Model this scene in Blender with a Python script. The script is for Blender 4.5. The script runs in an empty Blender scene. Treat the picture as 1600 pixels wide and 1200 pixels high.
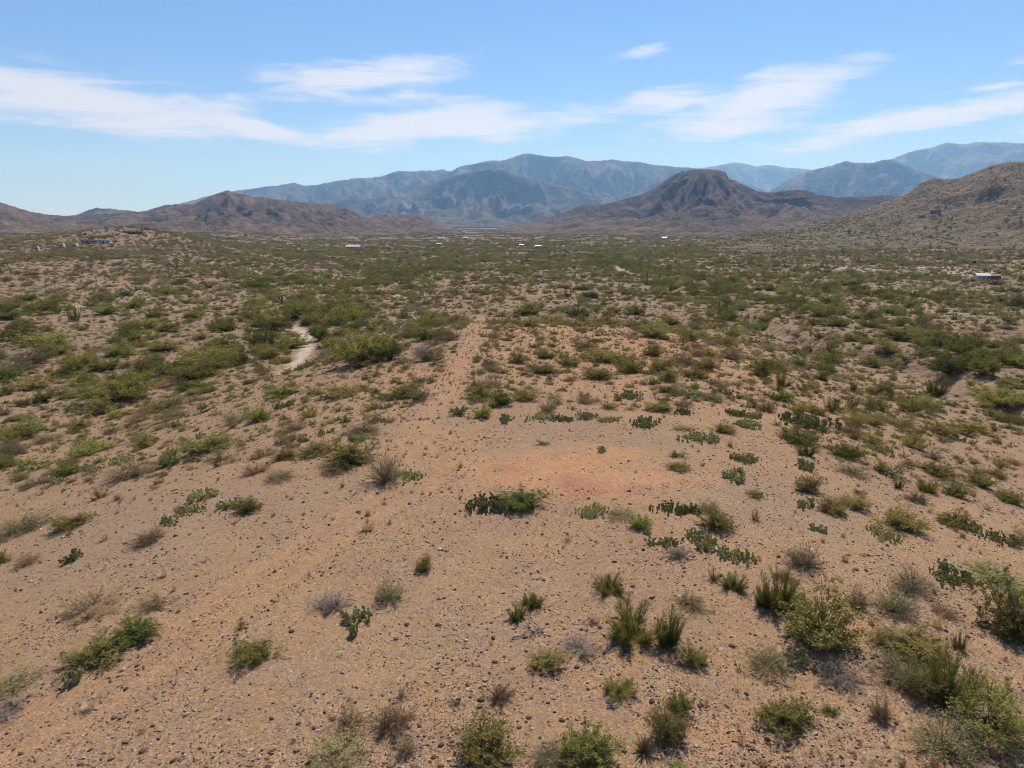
import bpy, math, numpy as np
from mathutils import Vector

# ------------------------------------------------------------------ camera, sky, sun, exposure
scene = bpy.context.scene
COL = scene.collection
F = 1111.0                     # focal length in pixels of a 1600 x 1200 frame
HOR = 362.0                    # row of the true horizon
PITCH = math.atan((600 - HOR) / F)
CAM = np.array([0.0, 0.0, 12.0])
FWD = np.array([0, math.cos(PITCH), -math.sin(PITCH)])
UP = np.array([0, math.sin(PITCH), math.cos(PITCH)])
RT = np.array([1.0, 0, 0])

cam_data = bpy.data.cameras.new('camera')
cam = bpy.data.objects.new('camera', cam_data)
COL.objects.link(cam)
cam.location = CAM
cam.rotation_euler = (math.pi / 2 - PITCH, 0, 0)
cam_data.sensor_width = 36.0
cam_data.lens = 36.0 * F / 1600.0
cam_data.clip_start = 0.2
cam_data.clip_end = 80000
scene.camera = cam

SUN_AZ, SUN_EL = math.radians(16), math.radians(51)
SUN_STRENGTH, SKY_STRENGTH = 5.0, 0.080
scene.view_settings.view_transform = 'Standard'
scene.view_settings.look = 'None'
scene.view_settings.exposure = 0.25
scene.view_settings.gamma = 1.0
scene.view_settings.use_curve_mapping = False
scene.cycles.use_denoising = True
scene.cycles.filter_width = 1.05
scene.cycles.max_bounces = 4
scene.cycles.diffuse_bounces = 2
scene.cycles.glossy_bounces = 1
scene.cycles.transmission_bounces = 3
scene.cycles.transparent_max_bounces = 4
scene.cycles.volume_bounces = 1

sun_data = bpy.data.lights.new('sun', 'SUN')
sun_data.energy = SUN_STRENGTH
sun_data.angle = math.radians(0.53)
sun_data.color = (1.0, 0.955, 0.89)
sun = bpy.data.objects.new('sun', sun_data)
COL.objects.link(sun)
sdir = Vector((math.sin(SUN_AZ) * math.cos(SUN_EL), math.cos(SUN_AZ) * math.cos(SUN_EL), math.sin(SUN_EL)))
sun.rotation_euler = sdir.to_track_quat('Z', 'Y').to_euler()
sun.location = (0, 0, 60)


def px_dir(u, v):
    u = np.asarray(u, float); v = np.asarray(v, float)
    d = RT * ((u - 800) / F)[..., None] + UP * ((600 - v) / F)[..., None] + FWD
    return d / np.linalg.norm(d, axis=-1, keepdims=True)


def az_el(u, v):
    d = px_dir(u, v)
    return float(math.atan2(d[0], d[1])), float(math.asin(d[2]))


world = bpy.data.worlds.new('World')
scene.world = world
world.use_nodes = True
NT = world.node_tree
NT.nodes.clear()


def node(nt, t, **kw):
    n = nt.nodes.new(t)
    for k, v in kw.items():
        if k.startswith('i_'):
            n.inputs[k[2:].replace('_', ' ')].default_value = v
        else:
            setattr(n, k, v)
    return n


def link(nt, a, b):
    nt.links.new(a, b)


def math_node(nt, op, a, b=None, c=None, clamp=False):
    n = nt.nodes.new('ShaderNodeMath'); n.operation = op; n.use_clamp = clamp
    for i, x in enumerate((a, b, c)):
        if x is None:
            continue
        if isinstance(x, (int, float)):
            n.inputs[i].default_value = x
        else:
            nt.links.new(x, n.inputs[i])
    return n.outputs[0]


sky = node(NT, 'ShaderNodeTexSky')
sky.sky_type = 'NISHITA'
sky.sun_disc = False
sky.sun_elevation = SUN_EL
sky.sun_rotation = SUN_AZ
sky.altitude = 900
sky.air_density = 1.0
sky.dust_density = 0.1
sky.ozone_density = 3.0
tc = node(NT, 'ShaderNodeTexCoord')
sep = node(NT, 'ShaderNodeSeparateXYZ')
link(NT, tc.outputs['Generated'], sep.inputs[0])
azn = math_node(NT, 'ARCTAN2', sep.outputs[0], sep.outputs[1])
eln = math_node(NT, 'ARCSINE', sep.outputs[2])
# high thin cloud: long streaks in azimuth / elevation, broken up by stretched noise
cmb = node(NT, 'ShaderNodeCombineXYZ')
link(NT, azn, cmb.inputs[0]); link(NT, eln, cmb.inputs[1])
mp = node(NT, 'ShaderNodeMapping')
mp.inputs['Scale'].default_value = (5.5, 38.0, 1.0)
mp.inputs['Rotation'].default_value = (0, 0, math.radians(-5))
link(NT, cmb.outputs[0], mp.inputs['Vector'])
nz = node(NT, 'ShaderNodeTexNoise', noise_dimensions='3D')
nz.inputs['Scale'].default_value = 1.3; nz.inputs['Detail'].default_value = 10
nz.inputs['Roughness'].default_value = 0.68; nz.inputs['Distortion'].default_value = 0.5
link(NT, mp.outputs[0], nz.inputs['Vector'])
nzw = node(NT, 'ShaderNodeTexNoise', noise_dimensions='3D')
nzw.inputs['Scale'].default_value = 7.0; nzw.inputs['Detail'].default_value = 4
link(NT, cmb.outputs[0], nzw.inputs['Vector'])
wv = node(NT, 'ShaderNodeVectorMath', operation='SUBTRACT')
link(NT, nzw.outputs['Color'], wv.inputs[0]); wv.inputs[1].default_value = (.5, .5, .5)
ws = node(NT, 'ShaderNodeVectorMath', operation='MULTIPLY')
link(NT, wv.outputs[0], ws.inputs[0]); ws.inputs[1].default_value = (0.16, 0.040, 0)
wa = node(NT, 'ShaderNodeVectorMath', operation='ADD')
link(NT, cmb.outputs[0], wa.inputs[0]); link(NT, ws.outputs[0], wa.inputs[1])
CLOUDS = [  # centre px, half length px, half height px, tilt deg, weight
    (110, 150, 330, 62, -6, 1.0), (370, 196, 210, 30, -9, .85), (570, 122, 250, 44, 9, .85), (620, 158, 190, 26, 2, .7),
    (690, 200, 330, 48, 3, .95), (1000, 168, 260, 34, 7, .85), (1200, 150, 210, 52, 13, .95), (1130, 195, 200, 34, 4, .9),
    (1470, 184, 340, 28, 6, .95), (985, 84, 95, 17, 9, .7), (1545, 140, 95, 15, 6, .6), (1600, 92, 60, 15, 9, .6), (740, 75, 40, 9, 18, .35),
    (-300, 170, 330, 50, 4, .8), (2000, 160, 350, 40, 5, .85), (-700, 60, 260, 40, 6, .7), (2500, 40, 300, 40, -6, .7)]
acc = None
for cu, cv, a, b, tilt, wgt in CLOUDS:
    az, el = az_el(cu, cv)
    m = node(NT, 'ShaderNodeMapping', vector_type='TEXTURE')
    m.inputs['Location'].default_value = (az, el, 0)
    m.inputs['Rotation'].default_value = (0, 0, math.radians(tilt))
    m.inputs['Scale'].default_value = (a / F, b * .86 / F, 1)
    link(NT, wa.outputs[0], m.inputs['Vector'])
    g = node(NT, 'ShaderNodeTexGradient', gradient_type='SPHERICAL')
    link(NT, m.outputs[0], g.inputs[0])
    s = math_node(NT, 'MULTIPLY', g.outputs['Fac'], wgt)
    acc = s if acc is None else math_node(NT, 'SMOOTH_MAX', acc, s, 0.15)
# cloud elsewhere in the sky of the same sort
nz2 = node(NT, 'ShaderNodeTexNoise', noise_dimensions='3D')
nz2.inputs['Scale'].default_value = 1.6; nz2.inputs['Detail'].default_value = 3
link(NT, tc.outputs['Generated'], nz2.inputs['Vector'])
body = math_node(NT, 'ADD', acc, math_node(NT, 'MULTIPLY', math_node(NT, 'SUBTRACT', nz.outputs['Fac'], 0.5), 1.7))
mr = node(NT, 'ShaderNodeMapRange', interpolation_type='SMOOTHSTEP')
mr.inputs['From Min'].default_value = 0.14; mr.inputs['From Max'].default_value = 0.78
mr.inputs['To Min'].default_value = 0.0; mr.inputs['To Max'].default_value = 0.80
link(NT, body, mr.inputs['Value'])
gate = node(NT, 'ShaderNodeMapRange', interpolation_type='SMOOTHSTEP')
gate.inputs['From Min'].default_value = 0.05; gate.inputs['From Max'].default_value = 0.34
link(NT, acc, gate.inputs['Value'])
cov = math_node(NT, 'MULTIPLY', mr.outputs[0], gate.outputs[0])
cmix = node(NT, 'ShaderNodeMix', data_type='RGBA')
tint = node(NT, 'ShaderNodeMix', data_type='RGBA', blend_type='MULTIPLY')
tint.inputs['Factor'].default_value = 1.0
tint.inputs['B'].default_value = (.65, .88, 1.27, 1)
link(NT, sky.outputs[0], tint.inputs['A'])
link(NT, cov, cmix.inputs['Factor'])
link(NT, tint.outputs['Result'], cmix.inputs['A'])
cmix.inputs['B'].default_value = (8.7, 8.9, 9.9, 1)
bg = node(NT, 'ShaderNodeBackground')
bg.inputs['Strength'].default_value = SKY_STRENGTH
link(NT, cmix.outputs['Result'], bg.inputs['Color'])
wo = node(NT, 'ShaderNodeOutputWorld')
link(NT, bg.outputs[0], wo.inputs['Surface'])

# ------------------------------------------------------------------ noise
_rng = np.random.RandomState(7)
_P = np.concatenate([p := _rng.permutation(256), p, p]).astype(np.int32)
_G = np.stack([np.cos(a := _rng.rand(256) * 2 * np.pi), np.sin(a)], 1)


def perlin(x, y):
    xi = np.floor(x).astype(np.int64); yi = np.floor(y).astype(np.int64)
    xf = x - xi; yf = y - yi
    u = xf * xf * xf * (xf * (xf * 6 - 15) + 10); v = yf * yf * yf * (yf * (yf * 6 - 15) + 10)
    xi &= 255; yi &= 255

    def g(ix, iy, fx, fy):
        k = _P[_P[ix & 255] + (iy & 255)]
        return _G[k, 0] * fx + _G[k, 1] * fy
    a = g(xi, yi, xf, yf); b = g(xi + 1, yi, xf - 1, yf)
    c = g(xi, yi + 1, xf, yf - 1); d = g(xi + 1, yi + 1, xf - 1, yf - 1)
    return 1.4 * ((a * (1 - u) + b * u) * (1 - v) + (c * (1 - u) + d * u) * v)


def fbm(x, y, o=4, gain=.5, lac=2.03):
    s = 0; a = 1; n = 0
    for i in range(o):
        s = s + a * perlin(x + 17.3 * i, y - 9.1 * i); n += a; a *= gain; x = x * lac; y = y * lac
    return s / n


def ridged(x, y, o=4, gain=.5, lac=2.1):
    s = 0; a = 1; n = 0
    for i in range(o):
        s = s + a * (1 - np.abs(perlin(x + 31.7 * i, y + 5.3 * i))); n += a; a *= gain; x = x * lac; y = y * lac
    return s / n


def ss(a, b, x):
    t = np.clip((x - a) / (b - a), 0, 1)
    return t * t * (3 - 2 * t)


# ------------------------------------------------------------------ the lie of the land
def land0(x, y):
    x = np.asarray(x, float); y = np.asarray(y, float)
    d = np.hypot(x, y)
    az = np.degrees(np.arctan2(x, np.maximum(y, 1e-3)))
    base = np.interp(d, [0, 350, 600, 850, 1100, 1600, 2500, 5000, 20000], [-9, -9, -7, -4.5, -2.5, 5, 16, 40, 60])
    terr = np.interp(d, [0, 290, 420, 600, 900, 1400, 2500], [-9, -9, -3, 2.5, 4, 8, 16])
    wl = ss(-17, -25, az)
    base = base * (1 - wl) + np.maximum(terr, base) * wl
    fr = np.where(y > 0, 1.0, 0)
    ka, kd = math.radians(-28.1), 690
    kn = np.exp(-(((x - kd * math.sin(ka)) / 48) ** 2 + ((y - kd * math.cos(ka)) / 60) ** 2))
    base = base + 12.5 * kn * fr
    far = ss(110, 260, d)
    base = base + far * (1.3 * fbm(x / 85, y / 85, 4) + 0.9 * (ridged(x / 130 + 5, y / 130, 3) - .62) * 1.6)
    base = base + ss(820, 1250, d) * (1 - ss(2600, 4000, d)) * 7 * np.maximum(0, ridged(x / 420 + 2, y / 300, 4) - .66) * 2.6
    # the spur the camera hovers over
    xc = 2 + 3 * ss(30, 100, y)
    s = np.maximum(0, np.abs(x - xc) - 7 + 2.0 * fbm(x / 25, y / 25, 2))
    cross = np.exp(-(s / 31) ** 2)
    along = 1 - ss(88, 185, y + 6 * fbm(x / 30 + 3, y / 30, 2))
    spur = 9 * cross * along
    near = 1 - far
    z = base + spur - near * 0.9 * ss(45, 100, y) * cross
    z = z + near * (0.10 * fbm(x / 7, y / 7, 3) + 0.5 * (1 - cross) * fbm(x / 16 + 9, y / 16, 4))
    return z


def px_ground(u, v, fn, tmax=2600.0, n=420):
    """Where the sight line through a photograph point meets the land."""
    u = np.atleast_1d(np.asarray(u, float)); v = np.atleast_1d(np.asarray(v, float))
    d = px_dir(u, v)
    t = np.geomspace(6, tmax, n)
    P = CAM + d[:, None, :] * t[None, :, None]
    below = P[..., 2] < fn(P[..., 0], P[..., 1])
    i = np.argmax(below, 1)
    hit = below.any(1)
    i = np.where(hit, np.maximum(i, 1), n - 1)
    lo = t[i - 1]; hi = t[i]
    for _ in range(10):
        m = (lo + hi) / 2
        p = CAM + d * m[:, None]
        b = p[:, 2] < fn(p[:, 0], p[:, 1])
        hi = np.where(b, m, hi); lo = np.where(b, lo, m)
    p = CAM + d * hi[:, None]
    return p, hit


def curve_world(pts):
    p, _ = px_ground([a for a, _ in pts], [b for _, b in pts], land0)
    return p[:, :2]


def seg_dist(x, y, poly):
    best = np.full(np.shape(x), 1e9)
    for (ax, ay), (bx, by) in zip(poly[:-1], poly[1:]):
        dx, dy = bx - ax, by - ay
        L = dx * dx + dy * dy + 1e-9
        t = np.clip(((x - ax) * dx + (y - ay) * dy) / L, 0, 1)
        best = np.minimum(best, np.hypot(x - ax - t * dx, y - ay - t * dy))
    return best


WASH = curve_world([(448, 572), (466, 556), (480, 536), (477, 518), (466, 506), (450, 502)])
DRAINS = [curve_world(c_) for c_ in ([(1170, 500), (1080, 455), (1000, 428), (930, 400)], [(470, 505), (540, 455), (640, 428), (760, 402)], [(1610, 590), (1440, 530), (1300, 490), (1210, 462), (1080, 430)], [(0, 500), (160, 468), (330, 455), (470, 440)], [(1600, 480), (1400, 462), (1250, 448)], [(-60, 600), (120, 585), (290, 590), (430, 545)])]
WASH2 = curve_world([(955, 415), (968, 421), (985, 428), (1000, 432)])
GULLY = curve_world([(1170, 492), (1225, 522), (1290, 540), (1350, 548), (1430, 566), (1500, 600), (1610, 640)])
TRACK = curve_world([(20, 1150), (150, 1085), (300, 985), (430, 890), (545, 815), (620, 772), (665, 745), (668, 715), (652, 690)])
TRACK2 = curve_world([(652, 690), (668, 660), (694, 625), (700, 597), (722, 566), (732, 540), (738, 520), (752, 492)])
ROAD = curve_world([(372, 415), (392, 421), (415, 431)])
ROAD2 = curve_world([(1000, 407), (1080, 408), (1180, 412), (1300, 416), (1420, 418), (1600, 417)])


def land(x, y):
    z = land0(x, y)
    g = seg_dist(x, y, GULLY)
    w = seg_dist(x, y, WASH)
    z = z - 2.6 * np.exp(-(g / 4.2) ** 3) * (1 + .4 * perlin(x / 5, y / 5)) - 0.9 * np.exp(-(w / 5.5) ** 2)
    t = seg_dist(x, y, TRACK)
    z = z - 0.07 * np.exp(-((t - 0.75) / .35) ** 2)
    return z


def to_px(p):
    q = np.asarray(p) - CAM
    zc = q @ FWD
    return 800 + F * (q @ RT) / zc, 600 - F * (q @ UP) / zc, zc


# ------------------------------------------------------------------ materials
MATS = {}


def new_mat(name):
    m = bpy.data.materials.new(name); m.use_nodes = True
    nt = m.node_tree; nt.nodes.clear()
    out = nt.nodes.new('ShaderNodeOutputMaterial')
    MATS[name] = m
    return m, nt, out


def mixc(nt, fac, a, b, blend='MIX'):
    n = nt.nodes.new('ShaderNodeMix'); n.data_type = 'RGBA'; n.blend_type = blend
    for k, x in (('Factor', fac), ('A', a), ('B', b)):
        s = [i for i in n.inputs if i.name == k and (i.type == 'RGBA' or (k == 'Factor' and i.type == 'VALUE'))][0]
        if isinstance(x, (int, float)):
            s.default_value = x
        elif isinstance(x, tuple):
            s.default_value = (*x, 1)
        else:
            nt.links.new(x, s)
    return [o for o in n.outputs if o.type == 'RGBA'][0]


def noise_fac(nt, vec, scale, detail=3, lo=.4, hi=.6, rough=.55):
    n = nt.nodes.new('ShaderNodeTexNoise')
    n.inputs['Scale'].default_value = scale; n.inputs['Detail'].default_value = detail; n.inputs['Roughness'].default_value = rough
    nt.links.new(vec, n.inputs['Vector'])
    m = nt.nodes.new('ShaderNodeMapRange')
    m.inputs['From Min'].default_value = lo; m.inputs['From Max'].default_value = hi
    nt.links.new(n.outputs['Fac'], m.inputs['Value'])
    return m.outputs[0], n.outputs['Fac']


def ramp(nt, fac, stops, interp='LINEAR'):
    r = nt.nodes.new('ShaderNodeValToRGB'); r.color_ramp.interpolation = interp
    e = r.color_ramp.elements
    while len(e) < len(stops):
        e.new(0.5)
    for k, (pos, c) in zip(e, stops):
        k.position = pos; k.color = (*c, 1)
    nt.links.new(fac, r.inputs[0])
    return r.outputs[0]


def attr(nt, name):
    n = nt.nodes.new('ShaderNodeAttribute'); n.attribute_name = name
    return n.outputs['Fac']


def rough_bsdf(nt, out, color, rough=.95, normal=None, spec=.15):
    b = nt.nodes.new('ShaderNodeBsdfPrincipled')
    b.inputs['Roughness'].default_value = rough
    b.inputs['Specular IOR Level'].default_value = spec
    if isinstance(color, tuple):
        b.inputs['Base Color'].default_value = (*color, 1)
    else:
        nt.links.new(color, b.inputs['Base Color'])
    if normal is not None:
        nt.links.new(normal, b.inputs['Normal'])
    nt.links.new(b.outputs[0], out.inputs['Surface'])
    return b


def bump(nt, height, strength, dist, normal=None):
    b = nt.nodes.new('ShaderNodeBump')
    b.inputs['Strength'].default_value = strength; b.inputs['Distance'].default_value = dist
    nt.links.new(height, b.inputs['Height'])
    if normal is not None:
        nt.links.new(normal, b.inputs['Normal'])
    return b.outputs[0]


def ground_material():
    m, nt, out = new_mat('desert_ground')
    geo = nt.nodes.new('ShaderNodeNewGeometry'); P = geo.outputs['Position']
    big, _ = noise_fac(nt, P, .06, 4, .38, .62)
    mid, _ = noise_fac(nt, P, .30, 6, .38, .62, .62)
    fine, _ = noise_fac(nt, P, 3.2, 5, .3, .7, .7)
    c = mixc(nt, big, (0.303, 0.181, 0.092), (0.282, 0.166, 0.096))
    c = mixc(nt, math_node(nt, 'MULTIPLY', mid, .75), c, (0.343, 0.203, 0.085))
    c = mixc(nt, math_node(nt, 'MULTIPLY', fine, .35), c, (0.176, 0.107, 0.062))
    # far soil: redder flats with pale sandy openings
    fs, _ = noise_fac(nt, P, .012, 5, .40, .60)
    fcol = mixc(nt, fs, (0.242, 0.145, 0.081), (0.290, 0.187, 0.106))
    fs2, _ = noise_fac(nt, P, .05, 4, .46, .64)
    fcol = mixc(nt, math_node(nt, 'MULTIPLY', fs2, .6), fcol, (.205, .140, .098))
    # far ground is covered with low dry growth and litter
    for sc_, th_, amt_ in ((1.1, .52, .8), (.42, .62, .75)):
        vf = nt.nodes.new('ShaderNodeTexVoronoi'); vf.inputs['Scale'].default_value = sc_
        nt.links.new(P, vf.inputs['Vector'])
        sf = nt.nodes.new('ShaderNodeSeparateColor'); nt.links.new(vf.outputs['Color'], sf.inputs[0])
        mk = math_node(nt, 'MULTIPLY', math_node(nt, 'LESS_THAN', vf.outputs['Distance'], .40), math_node(nt, 'GREATER_THAN', sf.outputs[1], th_))
        fcol = mixc(nt, math_node(nt, 'MULTIPLY', mk, amt_), fcol, ramp(nt, sf.outputs[0], [(0, (.085, .080, .040)), (.4, (.13, .115, .06)), (.7, (.17, .12, .075)), (1, (.30, .20, .10))]))
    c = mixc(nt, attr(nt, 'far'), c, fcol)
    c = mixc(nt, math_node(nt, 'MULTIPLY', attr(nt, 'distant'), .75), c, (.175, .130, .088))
    c = mixc(nt, attr(nt, 'grey'), c, (0.248, 0.174, 0.109))
    c = mixc(nt, attr(nt, 'bare'), c, (.375, .190, .080))
    red, _ = noise_fac(nt, P, .35, 3, .45, .6)
    c = mixc(nt, math_node(nt, 'MULTIPLY', attr(nt, 'red'), red), c, (.31, .130, .060))
    # grains of every hue
    for sc_, lo_, hi_ in ((38.0, .66, 1.30), (13.0, .84, 1.14)):
        vg = nt.nodes.new('ShaderNodeTexVoronoi'); vg.inputs['Scale'].default_value = sc_
        nt.links.new(P, vg.inputs['Vector'])
        sg = nt.nodes.new('ShaderNodeSeparateColor'); nt.links.new(vg.outputs['Color'], sg.inputs[0])
        hs = nt.nodes.new('ShaderNodeHueSaturation')
        nt.links.new(math_node(nt, 'ADD', .490, math_node(nt, 'MULTIPLY', sg.outputs[0], .02)), hs.inputs['Hue'])
        nt.links.new(math_node(nt, 'ADD', .78, math_node(nt, 'MULTIPLY', sg.outputs[2], .36)), hs.inputs['Saturation'])
        nt.links.new(math_node(nt, 'ADD', lo_, math_node(nt, 'MULTIPLY', sg.outputs[1], hi_ - lo_)), hs.inputs['Value'])
        nt.links.new(c, hs.inputs['Color'])
        c = hs.outputs[0]
    dk, _ = noise_fac(nt, P, .9, 5, .50, .68, .65)
    c = mixc(nt, math_node(nt, 'MULTIPLY', dk, .45), c, (.205, .130, .080))
    # pebbles lying in the soil
    vo = nt.nodes.new('ShaderNodeTexVoronoi'); vo.inputs['Scale'].default_value = 22.0
    vo.inputs['Randomness'].default_value = 1.0
    nt.links.new(P, vo.inputs['Vector'])
    sepc = nt.nodes.new('ShaderNodeSeparateColor'); nt.links.new(vo.outputs['Color'], sepc.inputs[0])
    peb = ramp(nt, sepc.outputs[0], [(0, (0.056, 0.035, 0.024)), (.30, (0.130, 0.078, 0.049)), (.5, (0.222, 0.143, 0.087)), (.72, (0.353, 0.240, 0.147)), (.90, (0.428, 0.304, 0.196)), (1.0, (0.632, 0.553, 0.444))])
    sel = math_node(nt, 'GREATER_THAN', sepc.outputs[1], .30)
    cell = math_node(nt, 'LESS_THAN', vo.outputs['Distance'], .34)
    pm = math_node(nt, 'MULTIPLY', math_node(nt, 'MULTIPLY', sel, cell), math_node(nt, 'SUBTRACT', .85, math_node(nt, 'MULTIPLY', attr(nt, 'bare'), .5)))
    pm = math_node(nt, 'MULTIPLY', pm, math_node(nt, 'SUBTRACT', 1, attr(nt, 'sand')))
    c = mixc(nt, pm, c, peb)
    vo2 = nt.nodes.new('ShaderNodeTexVoronoi'); vo2.inputs['Scale'].default_value = 5.5
    nt.links.new(P, vo2.inputs['Vector'])
    sep2 = nt.nodes.new('ShaderNodeSeparateColor'); nt.links.new(vo2.outputs['Color'], sep2.inputs[0])
    pm2 = math_node(nt, 'MULTIPLY', math_node(nt, 'GREATER_THAN', sep2.outputs[1], .72), math_node(nt, 'LESS_THAN', vo2.outputs['Distance'], .23))
    pm2 = math_node(nt, 'MULTIPLY', pm2, math_node(nt, 'SUBTRACT', 1, attr(nt, 'bare')))
    c = mixc(nt, math_node(nt, 'MULTIPLY', pm2, .55), c, ramp(nt, sep2.outputs[0], [(0, (.07, .05, .04)), (.5, (.15, .105, .08)), (.85, (.30, .22, .165)), (1, (.55, .5, .44))]))
    sn, _ = noise_fac(nt, P, .8, 4, .3, .7)
    c = mixc(nt, attr(nt, 'sand'), c, mixc(nt, sn, (.42, .33, .235), (.50, .405, .30)))
    hgt = math_node(nt, 'ADD', math_node(nt, 'MULTIPLY', pm, math_node(nt, 'SUBTRACT', .36, vo.outputs['Distance'])), math_node(nt, 'MULTIPLY', fine, .2))
    n1 = bump(nt, hgt, .8, .06)
    lum, _f = noise_fac(nt, P, .16, 5, .3, .7, .6)
    n2 = bump(nt, math_node(nt, 'MULTIPLY', lum, attr(nt, 'far')), .6, 2.0, n1)
    rough_bsdf(nt, out, c, .96, n2, .1)
    return m


def hill_material(name, ca, cb, cveg, dot_scale, dot_amt, pale=(.33, .25, .19), bdist=6.0, size=1.0):
    m, nt, out = new_mat(name)
    geo = nt.nodes.new('ShaderNodeNewGeometry'); P = geo.outputs['Position']
    a, _ = noise_fac(nt, P, .0045 / size, 6, .40, .60, .6)
    b, _ = noise_fac(nt, P, .022 / size, 5, .42, .62, .65)
    c = mixc(nt, a, ca, cb)
    c = mixc(nt, math_node(nt, 'MULTIPLY', b, .85), c, cveg)
    vo = nt.nodes.new('ShaderNodeTexVoronoi'); vo.inputs['Scale'].default_value = dot_scale
    nt.links.new(P, vo.inputs['Vector'])
    sc = nt.nodes.new('ShaderNodeSeparateColor'); nt.links.new(vo.outputs['Color'], sc.inputs[0])
    d = math_node(nt, 'MULTIPLY', math_node(nt, 'LESS_THAN', vo.outputs['Distance'], .42), math_node(nt, 'GREATER_THAN', sc.outputs[1], .45))
    c = mixc(nt, math_node(nt, 'MULTIPLY', d, dot_amt), c, ramp(nt, sc.outputs[0], [(0, (.035, .04, .022)), (.7, (.075, .08, .035)), (1, (.11, .11, .05))]))
    r, _ = noise_fac(nt, P, .05 / size, 6, .60, .72, .7)
    c = mixc(nt, math_node(nt, 'MULTIPLY', r, .6), c, pale)
    h, hf = noise_fac(nt, P, .03 / size, 7, .2, .8, .65)
    rough_bsdf(nt, out, c, .97, bump(nt, h, 1.0, bdist), .08)
    return m


def leaf_material(name, ca, cb, cc=None, trans=.28, yellow=0.0):
    """Foliage: each leaf and each plant a little different in hue."""
    m, nt, out = new_mat(name)
    geo = nt.nodes.new('ShaderNodeNewGeometry')
    oi = nt.nodes.new('ShaderNodeObjectInfo')
    c = mixc(nt, geo.outputs['Random Per Island'], ca, cb)
    if cc:
        c = mixc(nt, math_node(nt, 'MULTIPLY', oi.outputs['Random'], .85), c, cc)
    hsv = nt.nodes.new('ShaderNodeHueSaturation')
    nt.links.new(c, hsv.inputs['Color'])
    v = math_node(nt, 'ADD', .70, math_node(nt, 'MULTIPLY', math_node(nt, 'FRACT', math_node(nt, 'MULTIPLY', oi.outputs['Random'], 7.31)), .84))
    nt.links.new(v, hsv.inputs['Value'])
    df = nt.nodes.new('ShaderNodeBsdfDiffuse'); tr = nt.nodes.new('ShaderNodeBsdfTranslucent')
    nt.links.new(hsv.outputs[0], df.inputs[0]); nt.links.new(hsv.outputs[0], tr.inputs[0])
    mx = nt.nodes.new('ShaderNodeMixShader'); mx.inputs[0].default_value = trans
    nt.links.new(df.outputs[0], mx.inputs[1]); nt.links.new(tr.outputs[0], mx.inputs[2])
    nt.links.new(mx.outputs[0], out.inputs['Surface'])
    return m


def plain(name, col, rough=.8, var=.25, scale=3.0, metallic=0.0):
    m, nt, out = new_mat(name)
    tcn = nt.nodes.new('ShaderNodeTexCoord')
    f, _ = noise_fac(nt, tcn.outputs['Object'], scale, 4, .3, .7)
    dk = tuple(x * (1 - var) for x in col)
    b = rough_bsdf(nt, out, mixc(nt, f, dk, col), rough, None, .3)
    b.inputs['Metallic'].default_value = metallic
    return m


def stone_material(name, stops):
    m, nt, out = new_mat(name)
    oi = nt.nodes.new('ShaderNodeObjectInfo'); tcn = nt.nodes.new('ShaderNodeTexCoord')
    c = ramp(nt, oi.outputs['Random'], stops)
    f, _ = noise_fac(nt, tcn.outputs['Object'], 2.5, 4, .3, .7)
    c = mixc(nt, math_node(nt, 'MULTIPLY', f, .35), c, (.12, .075, .05))
    rough_bsdf(nt, out, c, .9, None, .2)
    return m


ground_material()
leaf_material('creosote_leaf', (0.275, 0.236, 0.061), (0.162, 0.154, 0.043), (0.303, 0.236, 0.081))
leaf_material('green_leaf', (0.220, 0.256, 0.059), (0.134, 0.171, 0.039), (0.284, 0.248, 0.071))
leaf_material('pale_leaf', (0.278, 0.248, 0.109), (0.205, 0.193, 0.080), (0.298, 0.235, 0.113))
leaf_material('palo_verde_leaf', (0.349, 0.300, 0.068), (0.228, 0.216, 0.051), (0.291, 0.258, 0.074))
leaf_material('mesquite_leaf', (0.226, 0.223, 0.053), (0.141, 0.156, 0.037), (0.276, 0.230, 0.055))
leaf_material('broom_leaf', (0.177, 0.172, 0.040), (0.108, 0.115, 0.028), (0.200, 0.162, 0.040))
leaf_material('dry_twig', (0.343, 0.224, 0.127), (0.217, 0.138, 0.078), (0.310, 0.218, 0.107), .1)
leaf_material('grey_twig', (0.337, 0.263, 0.202), (0.210, 0.158, 0.120), (0.281, 0.213, 0.160), .1)
leaf_material('dry_grass', (0.460, 0.302, 0.126), (0.333, 0.202, 0.089), (0.380, 0.252, 0.116), .25)
leaf_material('cushion_leaf', (0.501, 0.402, 0.267), (0.366, 0.284, 0.185), (0.464, 0.348, 0.221), .15)
leaf_material('lime_leaf', (.300, .290, .090), (.220, .230, .070), None, .25)
leaf_material('mat_leaf', (0.129, 0.128, 0.044), (0.084, 0.090, 0.032), None, .2)
leaf_material('yucca_leaf', (0.145, 0.140, 0.064), (0.093, 0.098, 0.043), (0.153, 0.128, 0.068), .1)
leaf_material('cactus_pad', (.380, .350, .135), (.170, .195, .068), (.330, .285, .115), .06)
plain('twig_bark', (.135, .105, .085), .9, .4, 9)
plain('green_bark', (.14, .135, .06), .8, .4, 6)
plain('dead_wood', (.27, .235, .205), .9, .45, 12)
plain('saguaro_skin', (.085, .105, .055), .8, .3, 8)
stone_material('stone', [(0, (.070, .046, .034)), (.3, (.13, .082, .055)), (.6, (.24, .155, .10)), (.85, (.36, .245, .155)), (.95, (.44, .34, .25)), (1, (.66, .60, .53))])
stone_material('outcrop_stone', [(0, (.05, .045, .045)), (1, (.11, .095, .088))])
stone_material('pale_boulder', [(0, (.30, .25, .20)), (1, (.52, .46, .38))])
plain('white_paint', (.54, .53, .51), .5, .08, .6)
plain('grey_paint', (.30, .30, .31), .6, .2, .5)
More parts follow.
